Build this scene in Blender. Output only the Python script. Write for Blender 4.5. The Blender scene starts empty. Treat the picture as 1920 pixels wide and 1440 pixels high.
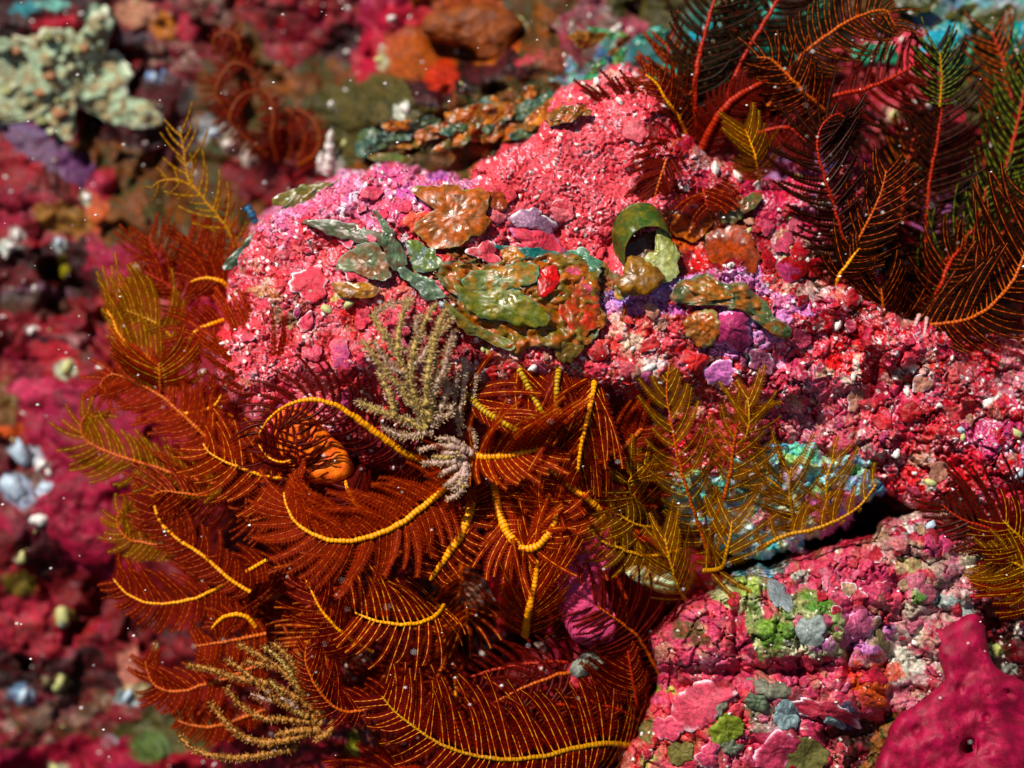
import bpy, math, random
import numpy as np
from math import radians, sin, cos, pi
from mathutils import Vector

sc = bpy.context.scene
C = sc.collection
rng = np.random.default_rng(11)
random.seed(5)

# ------------------------------------------------------------------ frame of the reef face
K = 0.00025                      # metres per unit (one unit = one photo pixel on the reference plane)
D = 2400.0                       # camera distance from the reference plane, in units
ELEV = radians(42)
U_ = np.array([1.0, 0.0, 0.0])
V_ = np.array([0.0, sin(ELEV), cos(ELEV)])
W_ = np.array([0.0, -cos(ELEV), sin(ELEV)])
O_ = np.array([0.0, 0.0, 1.0])
M3 = np.stack([U_, V_, W_], 0)   # rows

# ------------------------------------------------------------------ camera
cam_d = bpy.data.cameras.new('camera')
cam = bpy.data.objects.new('camera', cam_d); C.objects.link(cam)
sc.camera = cam
cam.location = Vector(O_ + K * D * W_)
cam.rotation_euler = (pi / 2 - ELEV, 0, 0)
cam_d.sensor_width = 36.0
cam_d.lens = 45.0
cam_d.clip_start = 0.01
cam_d.clip_end = 50.0
cam_d.dof.use_dof = True
cam_d.dof.focus_distance = K * (D - 70)
cam_d.dof.aperture_fstop = 2.5
cam_d.dof.aperture_blades = 0

# ------------------------------------------------------------------ sky and sun
LDIR = -0.42 * U_ + 0.62 * V_ + 0.66 * W_
LDIR = LDIR / np.linalg.norm(LDIR)
sun_el = math.asin(LDIR[2])
world = bpy.data.worlds.new('World'); sc.world = world; world.use_nodes = True
nt = world.node_tree
bg = nt.nodes['Background']
sky = nt.nodes.new('ShaderNodeTexSky'); sky.sky_type = 'NISHITA'; sky.sun_disc = False
sky.sun_elevation = sun_el
sky.sun_rotation = math.atan2(LDIR[0], LDIR[1])
nt.links.new(sky.outputs[0], bg.inputs[0])
bg.inputs[1].default_value = 0.05
sl = bpy.data.lights.new('sun', 'SUN'); sl.energy = 5.0; sl.angle = radians(0.6); sl.color = (1.0, 0.94, 0.86)
so = bpy.data.objects.new('sun', sl); C.objects.link(so)
so.rotation_euler = Vector(LDIR).to_track_quat('Z', 'Y').to_euler()
so.location = Vector(O_ + LDIR)
sc.view_settings.view_transform = 'Standard'
sc.view_settings.look = 'None'
sc.view_settings.exposure = 0.36
sc.view_settings.gamma = 1.0
sc.view_settings.use_curve_mapping = False
sc.render.engine = 'CYCLES'
sc.cycles.max_bounces = 6
sc.cycles.diffuse_bounces = 3
sc.cycles.glossy_bounces = 2
sc.cycles.transmission_bounces = 3
sc.cycles.transparent_max_bounces = 12
sc.cycles.caustics_reflective = False
sc.cycles.caustics_refractive = False

# ------------------------------------------------------------------ helpers
def hx(s, k=1.0):
    s = s.lstrip('#')
    c = np.array([int(s[i:i + 2], 16) / 255 for i in (0, 2, 4)])
    c = np.where(c <= 0.04045, c / 12.92, ((c + 0.055) / 1.055) ** 2.4)
    mn, mx = c.min(), max(c.max(), 1e-6)
    if c[0] >= mx:
        c = np.maximum(c - 0.68 * mn * (1 - mn / mx) ** 1.2, 0.0005)
        if c[1] < c[2] < 0.6 * c[0]:
            c[2] -= 0.45 * (c[2] - c[1])
    return c * k

def loc(x, y, h):
    """photo position and height above the reference plane -> reef coordinates (units)"""
    x = np.asarray(x, float); y = np.asarray(y, float); h = np.asarray(h, float)
    f = (D - h) / D
    return np.stack([(x - 960) * f, (720 - y) * f, h + 0 * x], -1)

def wor(L):
    return O_ + K * (L @ M3)

def P(x, y, h):
    return wor(loc(x, y, h))

def setprops(o, label=None, cat=None, group=None, kind=None):
    if label: o['label'] = label
    if cat: o['category'] = cat
    if group: o['group'] = group
    if kind: o['kind'] = kind
    return o

def empty(name, base, label=None, cat=None, group=None):
    o = bpy.data.objects.new(name, None); C.objects.link(o)
    o.location = Vector(base); o.empty_display_size = 0.01
    return setprops(o, label, cat, group)

def abs_loc(o):
    p = np.array(o.location)
    while o.parent:
        o = o.parent; p = p + np.array(o.location)
    return p

def mesh_obj(name, V, F, mats, parent=None, base=None, mi=None, col=None, smooth=True):
    """V (n,3) world coordinates; F list of (k,m) index arrays"""
    V = np.asarray(V, float)
    if base is None:
        base = V.mean(0)
    me = bpy.data.meshes.new(name)
    if isinstance(F, np.ndarray): F = [F]
    F = [np.asarray(f) for f in F if len(f)]
    nv = len(V)
    me.vertices.add(nv)
    me.vertices.foreach_set('co', (V - base).astype(np.float32).ravel())
    loops = np.concatenate([f.ravel() for f in F]).astype(np.int32)
    tot = np.concatenate([np.full(len(f), f.shape[1]) for f in F]).astype(np.int32)
    start = np.concatenate([[0], np.cumsum(tot)[:-1]]).astype(np.int32)
    me.loops.add(len(loops)); me.loops.foreach_set('vertex_index', loops)
    me.polygons.add(len(tot)); me.polygons.foreach_set('loop_start', start); me.polygons.foreach_set('loop_total', tot)
    if mi is not None:
        me.polygons.foreach_set('material_index', np.asarray(mi, np.int32))
    for m in (mats if isinstance(mats, (list, tuple)) else [mats]):
        me.materials.append(m)
    if col is not None:
        a = me.color_attributes.new('col', 'FLOAT_COLOR', 'POINT')
        c4 = np.ones((nv, 4), np.float32); c4[:, :3] = col
        a.data.foreach_set('color', c4.ravel())
    me.update(calc_edges=True)
    me.polygons.foreach_set('use_smooth', np.full(len(tot), smooth))
    o = bpy.data.objects.new(name, me); C.objects.link(o)
    if parent is not None:
        o.parent = parent
        o.location = Vector(base - abs_loc(parent))
    else:
        o.location = Vector(base)
    return o

# ------------------------------------------------------------------ noise in numpy
def h2(ix, iy, seed):
    a = (ix.astype(np.int64) * 374761393 + iy.astype(np.int64) * 668265263 + seed * 1442695041) & 0xFFFFFFFF
    a = ((a ^ (a >> 13)) * 1274126177) & 0xFFFFFFFF
    a = ((a ^ (a >> 16)) * 2246822519) & 0xFFFFFFFF
    a = a ^ (a >> 15)
    return (a & 0xFFFFFF) / float(0x1000000)

def vn(x, y, s, seed):
    """smooth gradient noise, about 0..1"""
    x = x / s; y = y / s
    x, y = x * 0.921 - y * 0.389, x * 0.389 + y * 0.921
    ix = np.floor(x); iy = np.floor(y); fx = x - ix; fy = y - iy
    ix = ix.astype(np.int64); iy = iy.astype(np.int64)
    ux = fx * fx * fx * (fx * (fx * 6 - 15) + 10); uy = fy * fy * fy * (fy * (fy * 6 - 15) + 10)
    def g(a, b, dx, dy):
        t = h2(a, b, seed) * 2 * pi
        return np.cos(t) * dx + np.sin(t) * dy
    a = g(ix, iy, fx, fy); b = g(ix + 1, iy, fx - 1, fy); c = g(ix, iy + 1, fx, fy - 1); d = g(ix + 1, iy + 1, fx - 1, fy - 1)
    return np.clip(0.5 + 0.75 * ((a + (b - a) * ux) * (1 - uy) + (c + (d - c) * ux) * uy), 0, 1)

def fbm(x, y, s, seed, o=4, g=0.5):
    t = 0; a = 1; n = 0
    for i in range(o):
        ca, sa = cos(0.7 * i), sin(0.7 * i)
        t = t + a * (vn(x * ca - y * sa + 100 * i, x * sa + y * ca, s, seed + i) - 0.5) * 2
        n += a; a *= g; s *= 0.5
    return t / n * 1.6

def worley(x, y, s, seed):
    x = x / s; y = y / s
    ix = np.floor(x).astype(np.int64); iy = np.floor(y).astype(np.int64)
    F1 = np.full(x.shape, 9.0); F2 = np.full(x.shape, 9.0); ID = np.zeros(x.shape)
    for i in (-1, 0, 1):
        for j in (-1, 0, 1):
            a = ix + i; b = iy + j
            px = a + 0.1 + 0.8 * h2(a, b, seed); py = b + 0.1 + 0.8 * h2(a, b, seed + 7)
            d = np.hypot(px - x, py - y)
            m = d < F1
            F2 = np.where(m, F1, np.minimum(F2, d))
            ID = np.where(m, h2(a, b, seed + 13), ID)
            F1 = np.where(m, d, F1)
    return F1, F2, ID

def ctrl(x, y, pts, sig=130):
    pts = np.array(pts, float)
    num = np.zeros_like(x); den = np.zeros_like(x)
    for px, py, h in pts:
        w = 1.0 / (((x - px) ** 2 + (y - py) ** 2) / sig ** 2 + 0.12) ** 2.2
        num += w * h; den += w
    return num / den

def sdf(x, y, poly):
    """signed distance, positive inside"""
    poly = np.array(poly, float); d = np.full(x.shape, 1e9); ins = np.zeros(x.shape, bool)
    n = len(poly)
    for i in range(n):
        ax, ay = poly[i]; bx, by = poly[(i + 1) % n]
        ex, ey = bx - ax, by - ay
        t = np.clip(((x - ax) * ex + (y - ay) * ey) / (ex * ex + ey * ey), 0, 1)
        d = np.minimum(d, np.hypot(x - ax - t * ex, y - ay - t * ey))
        c = ((ay > y) != (by > y))
        with np.errstate(divide='ignore', invalid='ignore'):
            c &= x < (bx - ax) * (y - ay) / ((by - ay) if by != ay else 1e-9) + ax
        ins ^= c
    return np.where(ins, d, -d)

def sm(a, b, t):
    t = np.clip((t - a) / (b - a), 0, 1)
    return t * t * (3 - 2 * t)

# ------------------------------------------------------------------ materials
def new_mat(name):
    m = bpy.data.materials.new(name); m.use_nodes = True
    return m, m.node_tree.nodes, m.node_tree.links, m.node_tree.nodes['Principled BSDF']

def crust_mat(name, s1=900, s2=260, bump=0.6, rough=(0.3, 0.75), var=0.45, spec=0.5, dist=0.0012, sss=0.0):
    """vertex colour modulated by fine grain, with bumps"""
    m, N, L, b = new_mat(name)
    at = N.new('ShaderNodeVertexColor'); at.layer_name = 'col'
    tc = N.new('ShaderNodeTexCoord')
    n1 = N.new('ShaderNodeTexNoise'); n1.inputs['Scale'].default_value = s1; n1.inputs['Detail'].default_value = 5; n1.inputs['Roughness'].default_value = 0.65
    n2 = N.new('ShaderNodeTexNoise'); n2.inputs['Scale'].default_value = s2; n2.inputs['Detail'].default_value = 4
    L.new(tc.outputs['Object'], n1.inputs['Vector']); L.new(tc.outputs['Object'], n2.inputs['Vector'])
    mr = N.new('ShaderNodeMapRange'); mr.inputs[1].default_value = 0.3; mr.inputs[2].default_value = 0.7
    mr.inputs[3].default_value = 1 - var; mr.inputs[4].default_value = 1 + var * 0.8
    L.new(n1.outputs['Fac'], mr.inputs[0])
    mx = N.new('ShaderNodeMix'); mx.data_type = 'RGBA'; mx.blend_type = 'MULTIPLY'; mx.inputs[0].default_value = 1
    L.new(at.outputs['Color'], mx.inputs[6]); L.new(mr.outputs[0], mx.inputs[7])
    L.new(mx.outputs[2], b.inputs['Base Color'])
    rr = N.new('ShaderNodeMapRange'); rr.inputs[1].default_value = 0.35; rr.inputs[2].default_value = 0.65
    rr.inputs[3].default_value = rough[0]; rr.inputs[4].default_value = rough[1]
    L.new(n2.outputs['Fac'], rr.inputs[0]); L.new(rr.outputs[0], b.inputs['Roughness'])
    b.inputs['Specular IOR Level'].default_value = spec
    bp = N.new('ShaderNodeBump'); bp.inputs['Strength'].default_value = bump; bp.inputs['Distance'].default_value = dist
    L.new(n1.outputs['Fac'], bp.inputs['Height'])
    bp2 = N.new('ShaderNodeBump'); bp2.inputs['Strength'].default_value = bump * 0.8; bp2.inputs['Distance'].default_value = dist * 2
    L.new(n2.outputs['Fac'], bp2.inputs['Height']); L.new(bp.outputs[0], bp2.inputs['Normal'])
    L.new(bp2.outputs[0], b.inputs['Normal'])
    if sss:
        b.inputs['Subsurface Weight'].default_value = sss
        b.inputs['Subsurface Radius'].default_value = (0.004, 0.001, 0.0008); b.inputs['Subsurface Scale'].default_value = 0.6
    return m

M_ROCK = crust_mat('coralline_crust', 700, 260, 0.45, (0.22, 0.75), 0.6, 0.32)
M_SLOPE = crust_mat('deep_reef_crust', 400, 120, 0.7, (0.35, 0.8), 0.5, 0.2)
M_PLATE = crust_mat('coralline_plate', 700, 200, 0.5, (0.35, 0.7), 0.45, 0.3)
M_SPONGE = crust_mat('sponge_skin', 1300, 160, 0.4, (0.45, 0.75), 0.35, 0.25, 0.0007)
M_WEED = crust_mat('algal_blade', 520, 130, 0.28, (0.2, 0.5), 0.5, 0.45, 0.0005, 0.1)

def flat_mat(name, c, c2=None, rough=0.5, transl=0.0, scale=500, spec=0.4, bump=0.3):
    m, N, L, b = new_mat(name)
    tc = N.new('ShaderNodeTexCoord')
    n = N.new('ShaderNodeTexNoise'); n.inputs['Scale'].default_value = scale; n.inputs['Detail'].default_value = 4
    L.new(tc.outputs['Object'], n.inputs['Vector'])
    r = N.new('ShaderNodeValToRGB')
    r.color_ramp.elements[0].position = 0.35; r.color_ramp.elements[1].position = 0.65
    r.color_ramp.elements[0].color = (*c, 1); r.color_ramp.elements[1].color = (*(c2 if c2 is not None else c * 0.7), 1)
    L.new(n.outputs['Fac'], r.inputs[0]); L.new(r.outputs[0], b.inputs['Base Color'])
    b.inputs['Roughness'].default_value = rough; b.inputs['Specular IOR Level'].default_value = spec
    if bump:
        bp = N.new('ShaderNodeBump'); bp.inputs['Strength'].default_value = bump; bp.inputs['Distance'].default_value = 0.0006
        L.new(n.outputs['Fac'], bp.inputs['Height']); L.new(bp.outputs[0], b.inputs['Normal'])
    if transl:
        t = N.new('ShaderNodeBsdfTranslucent'); L.new(r.outputs[0], t.inputs['Color'])
        mx = N.new('ShaderNodeMixShader'); mx.inputs[0].default_value = transl
        out = N['Material Output']
        L.new(b.outputs[0], mx.inputs[1]); L.new(t.outputs[0], mx.inputs[2]); L.new(mx.outputs[0], out.inputs[0])
    return m

# ------------------------------------------------------------------ colour fields
PAL = {
 'pink':   ['#dc5468', '#d44058', '#e47888', '#c43048', '#e0707c', '#d45468', '#d84c5c', '#e48c9c', '#b82438', '#b88068', '#cc5878', '#b01420', '#d04048'],
 'lilac':  ['#d878a8', '#e098c0', '#c86898', '#d86080', '#e4a8cc', '#c05888', '#dc5870', '#cc80b0'],
 'pinkr':  ['#d9505f', '#e06070', '#cf4858', '#e27280', '#d85866', '#c84450', '#dd6670', '#d04a58'],
 'purple': ['#cc78b0', '#c878a8', '#d890c4', '#d07898', '#bc88c4', '#d898c8', '#cc6088'],
 'redmix': ['#b81414', '#d43c4c', '#c89078', '#980c0c', '#c85060', '#dcc0a8', '#800c0c', '#c02c3c', '#cc4c5c', '#b01414', '#a81820'],
 'crim':   ['#c40c1c', '#cc2850', '#c00808', '#a80810', '#c04878', '#a89080', '#980818', '#c03a62', '#b01414', '#b03448', '#8c0818', '#780810', '#b80c14'],
 'low':    ['#b83048', '#c85068', '#a82040', '#c87898', '#b89078', '#a01828', '#c04878', '#b04070', '#c06088'],
 'dusty':  ['#b86c88', '#b8a090', '#a84c70', '#c888a0', '#989070', '#b03c58', '#c8bcb4', '#a03048'],
 'teal':   ['#38c8e0', '#80f0c8', '#d8e8e8', '#60b040', '#b0c8d0', '#2870c8', '#c890a8', '#c8dc80', '#80c8d8', '#b880c0', '#289078', '#48b8d0'],
 'green':  ['#48701a', '#68782c', '#949c60', '#c8c49c', '#345810', '#b4b480', '#2c5c10', '#b0a880', '#b06868'],
 'olive':  ['#4a4a20', '#5a5228', '#6a6034', '#3a3a1c', '#7a6a40'],
 'brown':  ['#7a3a10', '#9a5010', '#5a3010', '#4a4018', '#8a4818', '#305028'],
 'dark':   ['#48080c', '#240c0a', '#580c18', '#180808', '#681024', '#2c1808'],
 'deep':   ['#a80c24', '#880c1c', '#b01c58', '#402808', '#90184c', '#b04848', '#480408', '#c01028'],
 'maroon': ['#6a0c18', '#8a1020', '#500810', '#a01828', '#781828'],
 'orange': ['#c85008', '#b04008', '#d86810', '#983008'],
 'cream':  ['#c8cc98', '#b0c4a0', '#d8d8b8', '#a0b490', '#c0b088', '#b8d0b8'],
 'mag':    ['#ac1850', '#bc2060', '#9c1040', '#c03070', '#a80c30'],
 'rubble': ['#b07868', '#901c40', '#a82c50', '#504010', '#b8a090', '#941430', '#604014', '#781040'],
}
PALN = {k: np.array([hx(c) for c in v]) for k, v in PAL.items()}

def paint(x, y, regions, seed, cell=20, warp=14):
    """regions: (cx,cy,rx,ry,deg,palette,weight)"""
    wx = x + warp * fbm(x, y, 50, seed + 50, 4) + 3.5 * fbm(x, y, 9, seed + 51, 2); wy = y + warp * fbm(x, y, 50, seed + 60, 4) + 3.5 * fbm(x, y, 9, seed + 61, 2)
    best = np.full(x.shape, -1e9); ri = np.zeros(x.shape, int); names = []
    gx = x + 40 * fbm(x, y, 90, seed + 1, 5); gy = y + 40 * fbm(x, y, 90, seed + 2, 5)
    for k, (cx, cy, rx, ry, deg, pal, w) in enumerate(regions):
        a = radians(deg); dx = gx - cx; dy = gy - cy
        if rx < 70:
            dx = x + 0.35 * (gx - x) - cx; dy = y + 0.35 * (gy - y) - cy
        u = (dx * cos(a) + dy * sin(a)) / rx; v = (-dx * sin(a) + dy * cos(a)) / ry
        s = w - (u * u + v * v)
        m = s > best; best = np.where(m, s, best); ri = np.where(m, k, ri)
    F1, F2, ID = worley(wx, wy, cell, seed)
    G1, G2, IG = worley(wx + 31, wy - 17, cell * 0.42, seed + 5)
    J1, J2, IJ = worley(wx * 1.3 + 5, wy * 1.3 + 9, cell * 0.17, seed + 8)
    col = np.zeros(x.shape + (3,))
    mixn = vn(x, y, 60, seed + 9)
    for k, r in enumerate(regions):
        m = ri == k
        if not m.any(): continue
        p = PALN[r[5]]; n = len(p)
        a = p[(ID[m] * n * 0.999).astype(int)]
        b = p[(((ID[m] + 0.3) % 1) * n * 0.999).astype(int)]
        c = p[(IG[m] * n * 0.999).astype(int)]
        t = (0.25 + 0.5 * (mixn[m] > 0.5))[:, None]
        e = p[(IJ[m] * n * 0.999).astype(int)]
        k3 = 0.2
        col[m] = (a * (1 - t) * 0.75 + b * 0.25 * (1 - t) + c * t) * (1 - k3) + e * k3
    col *= (0.70 + 0.6 * vn(x, y, 6.5, seed + 71))[..., None] * (0.78 + 0.44 * vn(x, y, 38, seed + 72))[..., None]
    return col, (F1, F2, ID), (G1, G2, IG), ri

def spots(col, x, y, lst, seed):
    """solid colour patches with ragged edges: (cx,cy,rx,ry,deg,hex)"""
    wx = x + 9 * fbm(x, y, 22, seed, 4); wy = y + 9 * fbm(x, y, 22, seed + 3, 4)
    for cx, cy, rx, ry, deg, c in lst:
        bx = (np.abs(x - cx) < max(rx, ry) * 1.8 + 15) & (np.abs(y - cy) < max(rx, ry) * 1.8 + 15)
        if not bx.any(): continue
        a = radians(deg); dx = wx[bx] - cx; dy = wy[bx] - cy
        u = (dx * cos(a) + dy * sin(a)) / rx; v = (-dx * sin(a) + dy * cos(a)) / ry
        t = 1 - sm(0.8, 1.1, np.sqrt(u * u + v * v))
        t = t * (0.55 + 0.45 * sm(0.32, 0.55, vn(x[bx], y[bx], 8, seed + 15) * .6 + vn(x[bx], y[bx], 3.5, seed + 16) * .4)); t = t[:, None] * 0.92
        cc = hx(c) * (0.6 + 0.8 * vn(x[bx], y[bx], 7, seed + 5))[:, None]
        col[bx] = col[bx] * (1 - t) + cc * t
    return col

def bumps(x, y, lst):
    """hemispherical knobs: (cx,cy,r,height)"""
    h = np.zeros_like(x)
    for cx, cy, r, hh in lst:
        m = (np.abs(x - cx) < r * 1.4) & (np.abs(y - cy) < r * 1.4)
        if not m.any(): continue
        xx = x[m]; yy = y[m]
        d = np.hypot(xx - cx, yy - cy) / r + 0.12 * fbm(xx, yy, 25, int(cx) + 3, 3)
        h[m] = np.maximum(h[m], hh * np.sqrt(np.clip(1 - d * d, 0, 1)))
    return h

def grid_mesh(name, xs, ys, H, col, mat, keep, jit=(3.0, 26), seed=1, extra=None):
    X, Y = np.meshgrid(xs, ys)
    jx = X + jit[0] * fbm(X, Y, jit[1], seed + 70, 3); jy = Y + jit[0] * fbm(X, Y, jit[1], seed + 80, 3)
    V = P(jx, jy, H).reshape(-1, 3)
    ny, nx = X.shape
    i = np.arange(ny * nx).reshape(ny, nx)
    q = np.stack([i[:-1, :-1], i[1:, :-1], i[1:, 1:], i[:-1, 1:]], -1)
    kq = keep[:-1, :-1] | keep[1:, :-1] | keep[1:, 1:] | keep[:-1, 1:]
    q = q[kq]
    used = np.zeros(ny * nx, bool); used[q.ravel()] = True
    remap = np.cumsum(used) - 1
    return mesh_obj(name, V[used], remap[q], mat, col=col.reshape(-1, 3)[used])

SURF = []    # (x0,y0,step,H)
def surf(x, y):
    x = np.asarray(x, float); y = np.asarray(y, float)
    out = np.full(x.shape, -1e4)
    for x0, y0, st, H in SURF:
        fx = (x - x0) / st; fy = (y - y0) / st
        ok = (fx >= 0) & (fy >= 0) & (fx < H.shape[1] - 1) & (fy < H.shape[0] - 1)
        ix = np.clip(fx.astype(int), 0, H.shape[1] - 2); iy = np.clip(fy.astype(int), 0, H.shape[0] - 2)
        u = fx - ix; v = fy - iy
        h = (H[iy, ix] * (1 - u) * (1 - v) + H[iy, ix + 1] * u * (1 - v) + H[iy + 1, ix] * (1 - u) * v + H[iy + 1, ix + 1] * u * v)
        out = np.where(ok, np.maximum(out, h), out)
    return out
#@@TERRAIN
# ================================================================== REEF SLOPE (the ground)
S_CTRL = [(0,0,-440),(100,150,-440),(200,150,-460),(300,0,-470),(600,100,-470),(900,40,-420),(1200,40,-360),(1500,30,-330),(1900,30,-340),(100,300,-400),
 (400,300,-460),(600,250,-400),(850,240,-190),(1000,160,-230),(700,290,-210),(1250,250,-130),(1500,300,-150),(1700,300,-190),(1900,300,-220),
 (1700,480,-120),(1900,500,-160),(100,600,-370),(300,600,-330),(420,500,-330),(100,900,-350),(300,900,-300),(100,1200,-380),(300,1250,-330),
 (500,1300,-220),(100,1440,-420),(600,900,-60),(520,1050,-190),(900,950,-260),(900,1150,-240),(1100,1050,-60),(700,1250,-150),(700,1080,-110),
 (1000,1350,-120),(850,1350,-110),(1180,1400,-260),(1180,1200,-150),(1250,1050,-90),(1400,950,-90),(1550,1000,-140),(1500,1200,-160),(1800,1200,-160),
 (1900,900,-120),(1800,1500,-200),(1000,1700,-250),(300,1700,-450),(1000,-300,-520),(1900,-300,-450),(200,-300,-560),(-300,600,-480),(2300,600,-260),(1000,600,-120),
 (1300,600,-100),(1500,600,-120)]
st = 5.0
xs = np.arange(-420, 2340, st); ys = np.arange(-360, 1800, st)
X, Y = np.meshgrid(xs, ys)
H = ctrl(X, Y, S_CTRL, 120)
F1, F2, ID = worley(X + 20 * fbm(X, Y, 90, 3), Y + 20 * fbm(X, Y, 90, 4), 75, 21)
H += 38 * fbm(X, Y, 170, 31, 5) + 17 * np.sqrt(np.clip(1 - (F1 / 0.8) ** 2, 0, 1)) * (0.4 + ID) - 8
F1, F2, ID = worley(X + 8 * fbm(X, Y, 40, 5), Y + 8 * fbm(X, Y, 40, 6), 28, 23)
H += 9 * np.sqrt(np.clip(1 - (F1 / 0.7) ** 2, 0, 1)) * (0.3 + ID)
H -= 60 * sm(0.25, 0.65, fbm(X, Y, 150, 77, 4))
S_REG = [(60,40,160,70,0,'dark',1.0),(160,60,130,50,0,'maroon',1),(340,60,90,90,0,'rubble',1),(560,40,120,70,0,'deep',1),(450,200,90,160,0,'brown',1),
 (640,80,60,50,0,'dark',1),(720,60,60,70,0,'mag',1),(860,50,120,60,0,'orange',1.05),(1000,40,90,60,0,'brown',1.1),(820,120,120,60,0,'dark',1),(700,200,110,80,-20,'olive',1.1),
 (620,150,60,50,0,'brown',1),(1100,60,70,60,0,'dusty',1.1),(1150,110,90,60,0,'teal',0.8),(1290,70,170,90,0,'olive',0.9),(1500,60,200,90,0,'dark',1),(1650,30,120,50,0,'brown',.9),(1820,30,150,50,0,'teal',1),
 (100,320,190,60,30,'deep',0.6),(80,400,120,60,0,'deep',1),(200,330,90,50,0,'brown',1.1),(300,400,120,90,0,'brown',1),(300,200,60,90,0,'dark',1.1),(500,320,90,50,0,'maroon',1.1),
 (60,520,150,60,0,'dark',1),(50,600,120,60,0,'deep',1),(230,490,90,50,0,'mag',1.1),(270,560,80,50,0,'pink',0.9),(60,700,130,60,0,'deep',1),(150,820,120,90,20,'mag',1.15),(170,980,120,90,0,'mag',1.2),
 (40,900,70,60,0,'rubble',1.1),(60,1080,120,60,0,'maroon',1),(90,1180,140,60,0,'deep',1.1),(100,1260,150,35,8,'dark',1.2),(100,1350,160,60,0,'rubble',1),(180,1420,160,50,0,'mag',.9),(280,1380,90,60,0,'olive',.8),
 (330,1250,110,70,0,'maroon',1),(350,1000,120,120,0,'maroon',1),(340,750,120,80,0,'mag',1),(340,620,90,60,0,'mag',.9),(440,1130,130,70,0,'dark',1.1),
 (600,870,110,90,0,'orange',1.3),(620,1000,150,60,0,'orange',.9),(720,1080,150,80,0,'maroon',1),(900,960,90,120,0,'dark',1.5),(880,1130,120,110,0,'dark',1.2),(960,1060,50,100,20,'crim',.9),
 (700,1300,120,80,0,'deep',1.1),(950,1330,160,90,0,'deep',.9),(1040,1340,60,60,0,'pinkr',.9),(1180,1380,70,90,0,'dark',1.4),(1100,1080,70,140,0,'mag',1.2),(1250,1000,110,80,0,'crim',1.1),
 (1450,920,170,90,0,'teal',1.3),(1620,960,100,60,0,'dark',1.2),(1480,1040,150,40,0,'dark',1.2),(1750,930,140,60,0,'crim',1.2),(1800,1050,150,60,0,'dusty',1.1),(1300,280,160,120,0,'crim',1),(1230,210,90,60,0,'redmix',1),
 (1480,330,120,80,0,'purple',.9),(1500,200,130,80,0,'maroon',1),(1640,90,110,60,0,'pink',1),(1700,200,120,80,0,'pink',.8),(1750,400,150,110,0,'maroon',1.1),(1880,150,90,90,0,'olive',1),(1870,330,90,90,0,'crim',.9),(1700,520,150,90,0,'dark',1.3),
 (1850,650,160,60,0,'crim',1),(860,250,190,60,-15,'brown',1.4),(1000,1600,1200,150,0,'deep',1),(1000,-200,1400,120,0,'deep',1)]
col, Wc, Wg, ri = paint(X, Y, S_REG, 101, 34, 18)
col *= 0.62  # light falloff towards the background, put into the slope's colour as darkening
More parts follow.
